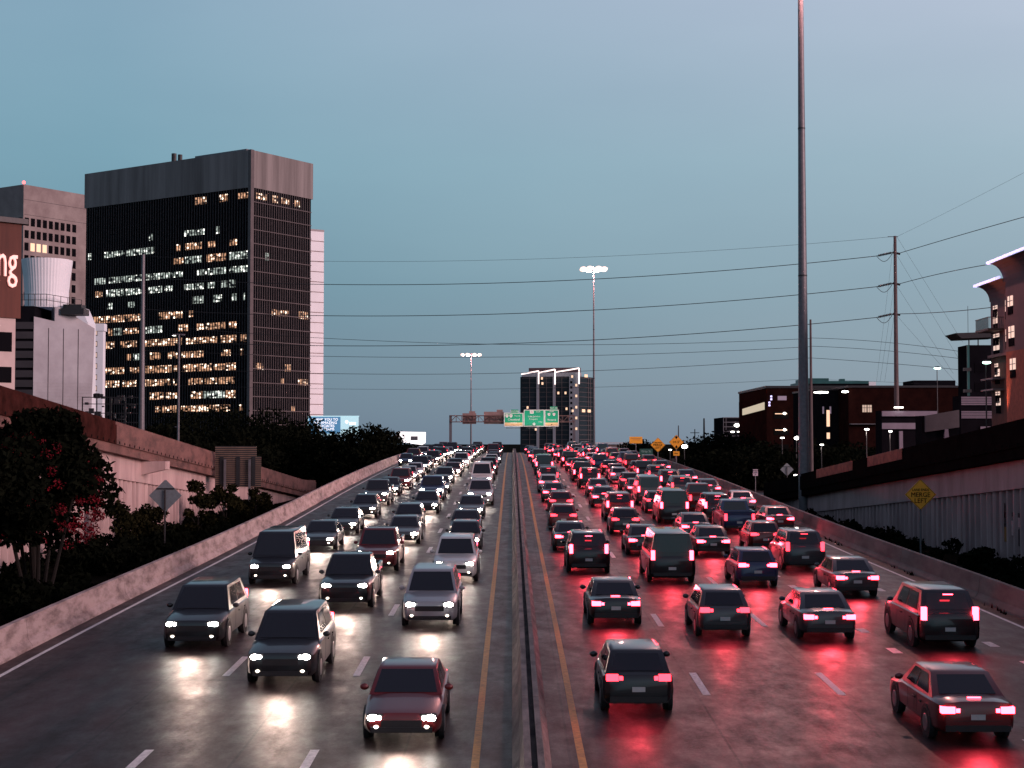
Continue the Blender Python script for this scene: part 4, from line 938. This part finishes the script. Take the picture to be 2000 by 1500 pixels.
# link volume between garage and brick block with vertical lit stair
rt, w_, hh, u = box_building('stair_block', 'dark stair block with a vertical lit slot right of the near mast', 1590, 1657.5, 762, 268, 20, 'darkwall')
q = MB(); q.box(-.2, w_+.05, -.2, 20, hh+.003, hh+.3); q.build('roof_edge', M['darkmetal'], rt)
for (ya, yb) in ((801, 833), (845, 857)):
    q = MB(); x_ = (1614-1590)*u; q.box(x_, x_+6*u, -.06, -.004, zpx(yb, 268)-rt.location.z, zpx(ya, 268)-rt.location.z); q.build('window', M['warmwin'], rt)
for X in (1589, 1603): q = MB(); x_ = (X+17-1590)*u; q.box(x_, x_+3*u, -.06, -.004, zpx(808, 268)-rt.location.z, zpx(794, 268)-rt.location.z); q.build('window', mat('dim_mauve_pane', (.2, .15, .2)), rt)
# pale retail building
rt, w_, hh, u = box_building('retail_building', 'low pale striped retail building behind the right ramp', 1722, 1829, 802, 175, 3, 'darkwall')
def band(rt, X0, X1, Y0, Y1, D, ox_, name, m_, o=.06):
    q = MB(); u = D/3000; q.box((X0-ox_)*u, (X1-ox_)*u, -o, -.004, zpx(Y1, D)-rt.location.z, zpx(Y0, D)-rt.location.z); return q.build(name, m_, rt)
pg = mat('mauve_grey_cladding', (.20, .18, .24), .7, var=.15, vs=1)
band(rt, 1722, 1829, 803, 813, 175, 1722, 'fascia', pg, .3); band(rt, 1722, 1829, 826, 838, 175, 1722, 'spandrel', pg, .2)
band(rt, 1755, 1762, 842, 880, 175, 1722, 'pillar', pg, .25)
q = MB(); q.box((1745-1722)*u, (1762-1722)*u, -.6, -.31, hh+.3, hh+.4); q.build('lamp', M['lampwhite'], rt)
rt, w_, hh, u = box_building('retail_building', 'grey sloping low annex between the two striped retail blocks', 1800, 1872, 812, 160, 2.5, 'darkwall')
q = MB(); zA = zpx(812, 160)-rt.location.z; q.prism([(.3, -.3, zA-1.7), (w_, -.3, zA-1.2), (w_, -.3, zA+.6), (.3, -.3, zA)], (0, .29, 0)); q.build('fascia', mat('dim_grey_clad', (.09, .085, .10), .8, var=.2, vs=1), rt)
q = MB(); x_ = (1836-1800)*u; q.prism([(x_, -.35, 0), (x_+1.4, -.35, 0), (x_+.75, -.35, hh-1.4), (x_+.4, -.35, hh-1.4)], (0, .3, 0)); q.build('pillar', pg, rt)
rt, w_, hh, u = box_building('retail_building', 'striped mauve block in front of the apartment building', 1876, 1942, 773, 165, 3, 'darkwall')
for k in range(5): band(rt, 1877, 1941, 775+k*3.4, 777.4+k*3.4, 165, 1876, 'cladding_band', pg, .12)
for k in range(5): band(rt, 1877, 1941, 803+k*3, 805+k*3, 165, 1876, 'cladding_band', pg, .12)
band(rt, 1914, 1941, 833, 842, 165, 1876, 'cladding_band', pg, .12)
# dark building left of the apartments
rt, w_, hh, u = box_building('dark_apartments', 'dark green glass apartment block with a flat canopy roof on stilts', 1888, 1945, 674, 200, 4, 'darkwall')
q = MB(); q.prism([(-1.7, -1, hh+1.5), (4, -1, hh+1.7), (4, -1, hh+1.0), (-.9, -1, hh+.8)], (0, 5, 0)); q.build('canopy_roof', M['darkmetal'], rt)
q = MB()
for x in (.3, 1.5): q.bar((x, 0, hh), (x, 0, hh+1), .08)
q.build('stilt', M['darkmetal'], rt)
q = MB(); q.bar((.5, 1, hh+1.5), (.5, 1, hh+5.2), .03); q.build('antenna', M['darkmetal'], rt)
q = MB(); q.box(.003, .3, -.15, -.004, 0, hh); q.build('corner_fin', M['teal'], rt)
for k in range(4):
    q = MB(); q.box(1.0, 2.9, -.06, -.004, hh-3.6-k*2.5, hh-2.4-k*2.5); q.build('window', M['glass'], rt)
    q = MB(); q.box(-.6, .3, -.9, -.2, hh-3.4-k*2.8, hh-3.0-k*2.8); q.build('balcony', M['darkmetal'], rt)
# apartment building with neon cornices at the right edge
DA = 150; cA = P(1937, 800, DA); ox = Vector((cA.x, DA, 0)); rt = thing('apartment_building', 'apartment building with blue white neon cornices and lit windows at right edge', 'building', (cA.x, DA, 0))
dl = Vector((-.02, -1)).normalized(); A = Vector((cA.x, DA)); B = A+dl*30; fa = Face(A, B, (-1, 0))
zt_ = zpx(578, DA); zmid = zpx(697, DA)
q = MB(); q.prism([Vector((*p, zmid)) for p in (A, B, B+Vector((12, 0)), A+Vector((12, 2)))], (0, 0, zt_-zmid)); loc(q).build('upper_wall', M['mauve'], rt)
q = MB(); q.prism([Vector((*p, GZ-.5)) for p in (A, B, B+Vector((12, 0)), A+Vector((12, 2)))], (0, 0, zmid-GZ+.497)); loc(q).build('lower_wall', M['brick'], rt)
q = MB(); fa.panel(q, 0, 30, zmid-.15, zmid+.12, .003, .35); loc(q).build('belt_course', M['mauve'], rt)
# tower bay
ub = fa.u_at(1985); zb2 = zpx(540, DA-8)
q = MB(); fa.panel(q, ub, 30, zmid, zpx(545, DA-6), .003, .9); loc(q).build('projecting_bay', M['mauve'], rt)
q = MB(); fa.panel(q, ub, 30, GZ-.4, zmid-.003, .003, .9); loc(q).build('lower_bay', M['brickred'], rt)
def cornice(u0, u1, z, out, hgt, off=0.):
    q = MB(); n_ = 6
    pr_ = [(off+out*(1-math.cos(PI/2*k/n_)), -hgt+hgt*math.sin(PI/2*k/n_)) for k in range(n_+1)]
    pr_ = [(off-.02, -hgt)]+pr_+[(off-.02, 0)]
    poly = [fa.p(u0, z+b_, a_) for a_, b_ in pr_]; q.prism(poly, fa.d*(u1-u0)); loc(q).build('cornice', M['mauve'], rt)
    q = MB(); q.beam(fa.p(u0-.4, z+.12, off+out+.1), fa.p(u1, z+.12, off+out+.1), .16, .22); q.beam(fa.p(u0-.4, z+.12, off+out+.1), fa.p(u0-.4, z+.12, off-.3), .16, .22); loc(q).build('neon_strip', M['neon'], rt)
cornice(-.3, ub-.1, zt_+.9, 1.3, 1.5); cornice(ub-.6, 30, zpx(527, DA-6)+.4, 1.3, 1.7, .9)
q = MB(); q.prism([fa.p(u_, z_, .0) for u_, z_ in ((0, zt_+.003), (ub-.2, zt_+.003), (ub-.2, zt_+.95), (0, zt_+.95))], fa.n*-8); loc(q).build('attic', M['mauve'], rt)
def awin(X0, X1, Y0, Y1, off=.0, mt='awin'):
    m_ = mat('apartment_lit_window', (.4, .3, .25), emit=(1, .70, .58), es=.85, var=0)
    u0, u1 = sorted((fa.u_at(X0), fa.u_at(X1))); um = (u0+u1)/2; Dm = fa.p(um, 0).y
    z0, z1_ = zpx(Y1, Dm), zpx(Y0, Dm); q = MB(); fa.panel(q, u0, u1, z0, z1_, off+.004, off+.05); f = loc(q).build('window', m_, rt)
    q = MB(); fa.panel(q, um-.04, um+.04, z0, z1_, off+.052, off+.09); n_ = max(2, int((Y1-Y0)/9))
    for k in range(1, n_): zq = z0+(z1_-z0)*k/n_; fa.panel(q, u0, u1, zq-.03, zq+.03, off+.052, off+.085)
    loc(q).build('muntin', M['darkmetal'], f)
    q = MB(); fa.panel(q, u0, u1, z0-.75, z0-.003, off+.004, off+.06); loc(q).build('panel_below', M['darkwall'], rt)
for a_ in ((1942, 1950, 597, 604), (1942, 1950, 610, 632), (1966, 1977, 585, 607), (1942, 1953, 652, 659), (1942, 1953, 665, 684), (1966, 1978, 642, 666), (1944, 1950, 710, 717), (1944, 1953, 721, 735), (1969, 1978, 701, 723), (1945, 1953, 765, 772), (1946, 1954, 778, 792), (1971, 1979, 760, 782)): awin(*a_)
for a_ in ((1990, 2000, 578, 598), (1991, 2002, 637, 660), (1993, 2004, 700, 722)): awin(*a_, off=.9)
# balcony
q = MB(); zb = zpx(648, DA); LB = fa.u_at(1962); fa.panel(q, -.1, fa.u_at(1962), zb-.15, zb+.05, .01, 1.5)
loc(q).build('balcony_slab', M['darkmetal'], rt)
q = MB(); q.beam(fa.p(-.1, zb+1.1, 1.45), fa.p(LB, zb+1.1, 1.45), .07, .07); q.beam(fa.p(LB, zb+1.1, 1.45), fa.p(LB, zb+1.1, 0), .07, .07)
for k in range(8): q.beam(fa.p(LB, zb+.05, k*.19), fa.p(LB, zb+1.1, k*.19), .035, .035)
for k in range(26): q.beam(fa.p(LB*k/25, zb+.05, 1.45), fa.p(LB*k/25, zb+1.1, 1.45), .03, .03)
loc(q).build('balcony_railing', M['darkmetal'], rt)
q = MB(); fa.panel(q, .2, fa.u_at(1962), zmid-3.4, zmid-3.25, .01, 1.1); fa.panel(q, .2, fa.u_at(1962), zpx(742, DA)-.1, zpx(742, DA)+.05, .01, 1.1); loc(q).build('balcony_slab', M['galv'], rt)
lamp('facade_uplight', 'SPOT', rt, fa.p(fa.u_at(1986), zpx(850, DA-7), 1.9)-ox, 5200, (1, .30, .16), .1, rot=(R(176), 0, 0), size=R(50), blend=.6)
q = MB(); pu = fa.p(fa.u_at(1986), zpx(852, DA-7), 1.9); q.bar(pu, pu-Vector((0, 0, .3)), .15); loc(q).build('uplight_fixture', M['darkmetal'], rt)
# ---- right street lamps
def slamp(label, X, Y, D, m_='lampwhite', r_=.35, base=GZ-.3, energy=0, col=(1, .85, .7), flat=.35):
    p = P(X, Y, D); rt = thing('street_lamp', label, 'street lamp', (p.x, D, base), group='street lamps on the right side'); hh = p.z-base
    q = MB(); q.bar((0, .25, 0), (0, .25, hh+.1), .09, .06, 8); q.build('pole', M['darkmetal'], rt)
    q = MB(); q.ellipsoid((0, 0, hh+.12), (r_*.9, r_*.9, r_*.3)); q.build('hood', M['darkmetal'], rt)
    q = MB(); q.ellipsoid((0, 0, hh), (r_, r_, r_*flat)); q.build('lamp_glass', M[m_], rt)
    if energy: lamp('lamp_light', 'POINT', rt, (0, -.1, hh-.5), energy, col, .15)
slamp('greenish white street lamp against the sky right of the tall pole', 1831, 719, 230, 'lampgreen', .55)
slamp('green tinted street lamp before the dark apartments', 1927, 708, 148, 'lampgreen', .42)
slamp('bright round street lamp right of the height warning sign', 1337, 872, 250, r_=.48, flat=.7)
slamp('small white lamp left of the height warning sign', 1309, 878.5, 255, r_=.25, flat=.5)
slamp('small lamp just left of the near mast', 1528, 855, 250, r_=.35)
slamp('bright round lamp touching the left side of the near mast', 1556, 855.5, 225, r_=.38, flat=.7)
slamp('small lamp right of the near mast', 1605, 868.5, 215, r_=.28, energy=60)
slamp('small warm lamp before the dark stair block', 1693, 838.5, 200, r_=.33, energy=120)
slamp('lamp at the foot of the tall utility pole', 1739, 842.5, 168, r_=.22, energy=50, col=(1, .8, .68))
slamp('small white lamp behind the ramp below the apartments', 1953, 833, 120, r_=.10)
slamp('tiny lamp by the frontage road near the mast', 1554, 928, 170, r_=.22)
slamp('small lamp beside the far green sign', 1230, 881, 250, r_=.2)
# traffic signal
p = P(1315, 912, 200); rt = thing('traffic_signal', 'green traffic signal behind the right barrier', 'traffic signal', (p.x, 200, GZ-.3)); hh = p.z-GZ+.3
q = MB(); q.bar((.3, .2, 0), (.3, .2, hh+1.6), .08); q.build('pole', M['darkmetal'], rt)
q = MB(); q.box(-.2, .2, 0, .25, hh-.25, hh+1.1); q.build('signal_head', M['darkmetal'], rt)
q = MB(); q.ellipsoid((0, -.03, hh), (.2, .06, .2)); q.build('green_lens', mat('green_signal_lens', (0, .5, .4), emit=(.12, 1, .75), es=7), rt)

# ------------------------------------------------------------------ vehicles
CARCOL = {'black': (.012, .012, .014), 'dark grey': (.05, .05, .055), 'silver': (.32, .32, .34), 'white': (.62, .61, .60), 'dark red': (.13, .012, .014), 'dark blue': (.015, .03, .09)}
PAINT = {}
for k, c in CARCOL.items():
    m_ = mat('car_paint_'+k.replace(' ', '_'), c, .32, .25, var=.06, vs=2, spec=.5); m_.node_tree.nodes['Principled BSDF'].inputs['Coat Weight'].default_value = .7; PAINT[k] = m_
def lower_body(st):
    mb = MB(); n = 14; o = 0
    for (y, hw, z0, z1) in st:
        ch = min(.1, (z1-z0)*.25)
        half = [(0, z0), (hw*.86, z0), (hw*.98, z0+ch), (hw, (z0+z1)/2-.05), (hw*.97, z1-ch*.9), (hw*.86, z1-ch*.1), (hw*.45, z1+.025), (0, z1+.03)]
        ring = half+[(-x, z) for x, z in half[-2:0:-1]]
        for x, z in ring: mb.v.append((x, y, z))
    n = 14
    for k in range(len(st)-1):
        for i in range(n):
            a = k*n+i; b = k*n+(i+1) % n; mb.f.append((a, b, b+n, a+n))
    mb.f.append(tuple(range(n))); mb.f.append(tuple(range(len(mb.v)-n, len(mb.v))))
    return mb
KIND = {
 'sedan': dict(L=2.4, hw=.91, belt=.93, roof=1.44, cab=(1.05, .35, -.95, -1.75), nose=.70, tailz=.97, hood=.86, deck=.98, wr=.33, wx=1.42, wy2=-1.40, hl=.68, tl=.80),
 'hatchback': dict(L=2.1, hw=.88, belt=.96, roof=1.50, cab=(1.05, .38, -1.35, -1.90), nose=.74, tailz=.98, hood=.90, deck=1.0, wr=.32, wx=1.28, wy2=-1.25, hl=.72, tl=.92),
 'suv': dict(L=2.45, hw=.97, belt=1.10, roof=1.80, cab=(1.15, .5, -1.85, -2.32), nose=.88, tailz=1.10, hood=1.06, deck=1.12, wr=.38, wx=1.5, wy2=-1.45, hl=.86, tl=1.12),
 'van': dict(L=2.7, hw=1.0, belt=1.15, roof=2.15, cab=(1.75, 1.05, -2.5, -2.62), nose=.92, tailz=1.15, hood=1.08, deck=1.16, wr=.37, wx=1.75, wy2=-1.65, hl=.86, tl=1.2),
 'box_truck': dict(L=3.9, hw=1.05, belt=1.35, roof=2.35, cab=(3.45, 3.0, 1.75, 1.6), nose=1.0, tailz=.92, hood=1.25, deck=.95, wr=.44, wx=2.75, wy2=-2.2, hl=.9, tl=.8),
 'pickup': dict(L=2.8, hw=1.0, belt=1.12, roof=1.85, cab=(1.2, .6, -.6, -.85), nose=.95, tailz=1.10, hood=1.10, deck=1.10, wr=.40, wx=1.85, wy2=-1.65, hl=.95, tl=.95),
}
def make_car(kind, colour, facing):
    K = KIND[kind]; L_, hw = K['L'], K['hw']; pm = PAINT[colour]
    rt = bpy.data.objects.new(kind if kind != 'suv' else 'sport_utility_vehicle', None); COL.objects.link(rt)
    zb = .24; hot = (len(protos) % 3) != 1
    st = [(L_, hw*.74, .34, K['nose']-.10), (L_-.06, hw*.86, .28, K['nose']), (L_-.28, hw*.95, zb, K['nose']+.06), (K['cab'][0]+.15, hw, zb, K['hood']), (K['cab'][0]-.2, hw, zb, K['belt']),
          (0, hw, zb, K['belt']+.01), (K['cab'][3]+.1, hw, zb, K['deck']), (-L_+.3, hw*.96, zb+.02, K['deck']), (-L_+.08, hw*.90, zb+.06, K['tailz']-.02), (-L_, hw*.80, .36, K['tailz']-.14)]
    lower_body(st).build('body', pm, rt, smooth='auto')
    c0, c1, c2, c3 = K['cab']; zb_ = K['belt']-.04; zr = K['roof']; bw = hw*.93; tw = hw*.74
    base = [(-bw, c0), (bw, c0), (bw, c3), (-bw, c3)]; top = [(-tw, c1), (tw, c1), (tw, c2), (-tw, c2)]
    q = MB(); q.add([(x, y, zb_) for x, y in base]+[(x, y, zr-.04) for x, y in top]+[(x*.82, y*1.0-(.12 if y > c2+.1 else -.12), zr) for x, y in top],
                    [(0, 1, 5, 4), (1, 2, 6, 5), (2, 3, 7, 6), (3, 0, 4, 7), (4, 5, 9, 8), (5, 6, 10, 9), (6, 7, 11, 10), (7, 4, 8, 11), (8, 9, 10, 11)])
    q.build('roof', pm, rt, smooth='auto')
    def pane(name, i, j, m0, m1, lo, hi, off):
        b0, b1 = Vector((*base[i], zb_)), Vector((*base[j], zb_)); t0, t1 = Vector((*top[i], zr-.04)), Vector((*top[j], zr-.04))
        f = lambda a_, b_: (b0.lerp(b1, a_)).lerp(t0.lerp(t1, a_), b_)
        pts = [f(m0, lo), f(m1, lo), f(m1, hi), f(m0, hi)]; nn = (pts[1]-pts[0]).cross(pts[3]-pts[0]).normalized()
        if nn.dot((pts[0]+pts[2])/2-Vector((0, (c0+c3)/2, zb_))) < 0: nn = -nn
        q = MB(); q.prism([p+nn*.004 for p in pts], nn*.008); return q.build(name, M['carglass'], rt)
    pane('windshield', 0, 1, .06, .94, .08, .93, 0); pane('rear_window', 2, 3, .1, .9, .22, .9, 0)
    for i, j in ((1, 2), (3, 0)):
        s_ = (i == 1)
        for (m0, m1) in ((.13, .47), (.51, .88)) if kind != 'pickup' else ((.13, .52), (.56, .9)):
            a_, b_ = (m0, m1) if s_ else (1-m1, 1-m0); pane('side_window', i, j, a_, b_, .16, .88, 0)
    if kind == 'pickup':
        q = MB(); q.box(-hw*.82, hw*.82, -L_+.14, c3-.12, 1.135, 1.15); q.build('bed_floor', M['plastic'], rt)
        q = MB()
        for sx_ in (-1, 1): q.box(sx_*hw*.90-.05, sx_*hw*.90+.05, -L_+.1, c3-.1, 1.09, 1.30)
        q.box(-hw*.9, hw*.9, -L_+.06, -L_+.12, 1.05, 1.30); q.build('bed_side', pm, rt)
    if kind == 'box_truck':
        q = MB(); q.box(-1.12, 1.12, -3.88, 1.5, 1.0, 3.35); q.build('cargo_box', M['whiteclad'] if colour == 'white' else PAINT['silver'], rt, bevel=.03)
        q = MB(); q.box(-1.0, 1.0, -3.92, -3.885, 1.1, 3.2)
        for k in range(4): q.box(-1.0, 1.0, -3.94, -3.921, 1.5+k*.45, 1.54+k*.45)
        q.build('rear_door', PAINT['silver'], rt)
    for yy in (K['wx'], K['wy2']):
        for sx_ in (-1, 1):
            r_ = K['wr']; q = MB(); q.bar((sx_*(hw-.1), yy, r_+.02), (sx_*(hw+.006), yy, r_+.02), r_*1.22, r_*1.2, 22); q.build('wheel_arch', M['plastic'], rt); q = MB(); q.bar((sx_*(hw-.2), yy, r_), (sx_*(hw+.012), yy, r_), r_, r_, 20); w_ = q.build('wheel', M['tyre'], rt, smooth='auto')
            q = MB(); q.bar((sx_*(hw+.013), yy, r_), (sx_*(hw+.022), yy, r_), r_*.62, r_*.56, 14); q.build('rim', M['rim'], w_)
    q = MB(); q.box(-hw*.5, hw*.5, L_-.03, L_+.012, K['nose']-.30, K['nose']-.13); q.build('grille', M['plastic'], rt)
    q = MB(); q.box(-hw*.76, hw*.76, L_-.02, L_+.03, .30, .42); q.build('front_bumper', M['plastic'], rt)
    q = MB(); q.box(-hw*.80, hw*.80, -L_-.03, -L_+.02, .32, .46); q.build('rear_bumper', M['plastic'], rt)
    q = MB()
    for sx_ in (-1, 1):
        for yy in (c1-.15, (c1+c2)/2-.1, c2+.35): q.box(*sorted((sx_*(hw+.001), sx_*(hw+.004))), yy-.008, yy+.008, .42, K['belt']-.1)
        for yy in (c1-.75, (c1+c2)/2-.65): q.box(*sorted((sx_*hw, sx_*(hw+.03))), yy-.09, yy+.09, K['belt']-.22, K['belt']-.18)
    q.box(-hw*.6, hw*.6, -L_-.004, -L_+.02, K['tailz']-.42, K['tailz']-.41); q.build('door_seams', M['plastic'], rt)
    q = MB(); q.box(-.16, .16, -L_-.02, -L_+.01, .58, .70); q.build('licence_plate', M['plate'], rt)
    for sx_ in (-1, 1):
        q = MB(); x0 = sx_*hw*.46; x1 = sx_*hw*.86; a_, b_ = sorted((x0, x1)); z = K['hl']-.06
        q.box(a_, b_, L_-.16, L_-.02, z-.10, z+.09); hl_ = q.build('headlight', M['plastic'], rt, bevel=.02)
        q = MB(); xc = (a_+b_)/2; q.ellipsoid((xc+sx_*.045, L_-.03, z), (.125, .05, .078), 14, 8); q.ellipsoid((xc-sx_*.10, L_-.02, z-.005), (.055, .04, .055), 10, 6); q.build('lens', M['head'] if facing else M['plate'], hl_)
        if facing: q = MB(); q.ellipsoid((sx_*hw*.62, L_+.01, .42), (.06, .03, .045), 10, 6); q.build('fog_light', M['fog'], rt)
        q = MB(); x0 = sx_*hw*.56; x1 = sx_*hw*.90; a_, b_ = sorted((x0, x1)); z = K['tl']
        vert = kind in ('suv', 'van', 'pickup', 'box_truck')
        if vert: a_, b_ = sorted((sx_*hw*.74, sx_*hw*.90)); z0, z1 = z-.2, z+.2
        else: z0, z1 = z-.08, z+.07
        q.box(a_, b_, -L_-.012, -L_+.16, z0, z1)
        if not vert:
            xi = min(a_, b_, key=abs); q.box(*sorted((xi-sx_*.012, xi-sx_*.11)), -L_-.008, -L_+.1, z0+.02, z1-.035)
        q.build('taillight', M['tail' if hot else 'tail2'], rt, bevel=.01)
        q = MB(); q.ellipsoid((sx_*(hw+.08), c0-.35, K['belt']+.08), (.11, .07, .08), 8, 5); q.build('wing_mirror', pm, rt, smooth=True)
    if kind in ('suv', 'van', 'sedan'):
        if not facing:
            q = MB(); q.box(-.16, .16, c2-.02, c2+.05, zr-.10, zr-.055) if False else q.box(-.15, .15, c3+.13, c3+.17, zr-.13, zr-.10) if kind != 'sedan' else q.box(-.15, .15, -L_+.30, -L_+.34, K['deck']+.03, K['deck']+.055)
            q.build('brake_light', M['tail' if hot else 'tail2'], rt)
    if facing:
        lamp('headlight_beam', 'SPOT', rt, (0, L_+.12, K['hl']-.05), HEADW, (1, .70, .58), .35, rot=(R(90-5.0), 0, 0), size=R(100), blend=.9)
    else:
        lamp('taillight_glow', 'SPOT', rt, (0, -L_-.15, K['tl']), TAILW*(1 if hot else .4), (1, .05, .08), .3, rot=(R(90-14), 0, PI), size=R(150), blend=.6)
    return rt
HEADW = 330; TAILW = 260
protos = {}
def place(kind, colour, facing, x, y, label, group, cat):
    key = (kind, colour, facing)
    if key not in protos: o = protos[key] = make_car(kind, colour, facing)
    else: o = copy_tree(protos[key])
    sl = math.atan((rz(y+2)-rz(y-2))/4)
    o.location = (x, y, rz(y)+.005); o.rotation_euler = (-sl, 0, PI) if facing else (sl, 0, 0)
    tag(o, label, cat, group); return o
ORD = ['nearest', 'second', 'third', 'fourth', 'fifth', 'sixth', 'seventh', 'eighth', 'ninth', 'tenth', 'eleventh', 'twelfth', 'thirteenth', 'fourteenth', 'fifteenth', 'sixteenth', 'seventeenth', 'eighteenth', 'nineteenth', 'twentieth', 'twenty first', 'twenty second', 'twenty third', 'twenty fourth']
CAT = {'box_truck': 'truck', 'sedan': 'car', 'hatchback': 'car', 'suv': 'SUV', 'van': 'van', 'pickup': 'pickup truck'}
rnd = random.Random(12)
def lane(x, y0, facing, name, group, cols, dens=1., wob=.25, y1=292, kinds=('sedan', 'sedan', 'suv', 'hatchback', 'suv', 'pickup', 'van', 'sedan', 'hatchback', 'pickup', 'sedan')):
    y = y0; k = 0; side = 'oncoming' if facing else 'receding'
    while y < y1 and k < len(ORD):
        kd = rnd.choice(kinds); c_ = rnd.choice(cols)
        lab = '%s %s, %s vehicle in the %s' % (c_, {'suv': 'tall wagon', 'box_truck': 'box truck'}.get(kd, kd), ORD[k], name)
        place(kd, c_, facing, x+rnd.uniform(-wob, wob), y, lab, group, CAT[kd])
        y += (8.5+(3.5 if kd == 'box_truck' else 0)+rnd.uniform(0, 6)+max(0, (80-y))*.12)/dens; k += 1
G1 = 'oncoming vehicles with headlights on'; G2 = 'departing vehicles with red tail lights'
dk = ['black', 'dark grey', 'dark blue', 'dark grey', 'dark red', 'black', 'silver', 'white', 'black']
lane(-2.55, 37, True, 'oncoming lane beside the median', G1, dk)
lane(-6.2, 44, True, 'middle oncoming lane', G1, dk)
lane(-10.0, 50, True, 'outer oncoming lane', G1, dk)
lane(-12.9, 190, True, 'shoulder by the left barrier', G1, dk, .7)
dk2 = ['black', 'dark grey', 'dark red', 'dark blue', 'black', 'black', 'dark grey', 'silver']
lane(3.3, 40, False, 'departing lane beside the median', G2, dk2)
lane(6.9, 52, False, 'second departing lane', G2, dk2)
lane(10.2, 37, False, 'third departing lane', G2, dk2, 1.1)
lane(13.4, 50, False, 'fourth departing lane', G2, dk2, 1.1)
lane(16.1, 95, False, 'merging lane by the right barrier', G2, dk2, .6)
# white vehicle on the left ramp, and frontage road traffic
o = copy_tree(protos[[k for k in protos if k[0] == 'suv' and not k[2]][0]]) if any(k[0] == 'suv' and not k[2] for k in protos) else make_car('suv', 'white', False)
for ch in list(o.children):
    if ch.type == 'LIGHT': bpy.data.objects.remove(ch)
    elif ch.name.split('.')[0] in ('body', 'roof'): ch.data = ch.data.copy(); ch.data.materials[0] = PAINT['white']
    elif ch.name.split('.')[0] in ('taillight', 'brake_light'): ch.data = ch.data.copy(); ch.data.materials[0] = PAINT['dark red']
o.location = (-30.2, 119, fL(119)-1.15+.12); o.rotation_euler = (0, 0, 0); tag(o, 'white vehicle driving on the left ramp behind its parapet', 'SUV')
fro = [(1343, 921, 232), (1357, 921.5, 222), (1378, 926, 205), (1407, 934, 185)]
for i, (X, Y, D) in enumerate(fro):
    p = P(X, Y, D); c_ = copy_tree(protos[[k for k in protos if k[2]][i % 3]]); c_.location = (p.x, D, GZ-.1+.02); c_.rotation_euler = (0, 0, PI+.1)
    for ch in list(c_.children):
        if ch.type == 'LIGHT': bpy.data.objects.remove(ch)
    tag(c_, 'frontage road vehicle with lit headlights beyond the right barrier, '+['farthest', 'third', 'second', 'nearest'][i]+' of four', 'car', 'frontage road vehicles with headlights')
p = P(1432, 945, 160); c_ = copy_tree(protos[[k for k in protos if not k[2]][0]]); c_.location = (p.x, 160, GZ-.1+.02); c_.rotation_euler = (0, 0, -.5)
for ch in list(c_.children):
    if ch.type == 'LIGHT': bpy.data.objects.remove(ch)
tag(c_, 'frontage road vehicle with red tail lights beyond the right barrier', 'car')
# thin evening air: one even closed volume round everything built
if HAZE:
    q = MB(); q.box(-3900, 3900, -380, 2300, GZ-9, CAMZ+125); hz_ = q.build('haze', None); hz_.data.materials.clear()
    hm = bpy.data.materials.new('evening_air'); hm.use_nodes = True; t = hm.node_tree; t.nodes.clear()
    pv = N(t, 'ShaderNodeVolumePrincipled'); pv.inputs['Density'].default_value = HAZE; pv.inputs['Color'].default_value = (.9, .9, .95, 1); pv.inputs['Anisotropy'].default_value = .5
    mo = N(t, 'ShaderNodeOutputMaterial'); t.links.new(pv.outputs[0], mo.inputs['Volume']); hz_.data.materials.append(hm); tag(hz_, 'thin evening air over the highway', 'haze', kind='stuff')
q = MB(); q.add([(21.5, 150, GZ-.16), (60, 150, GZ-.16), (60, 320, GZ-.16), (23, 320, GZ-.16)], [(0, 1, 2, 3)]); tag(q.build('frontage_road', M['road']), kind='structure')
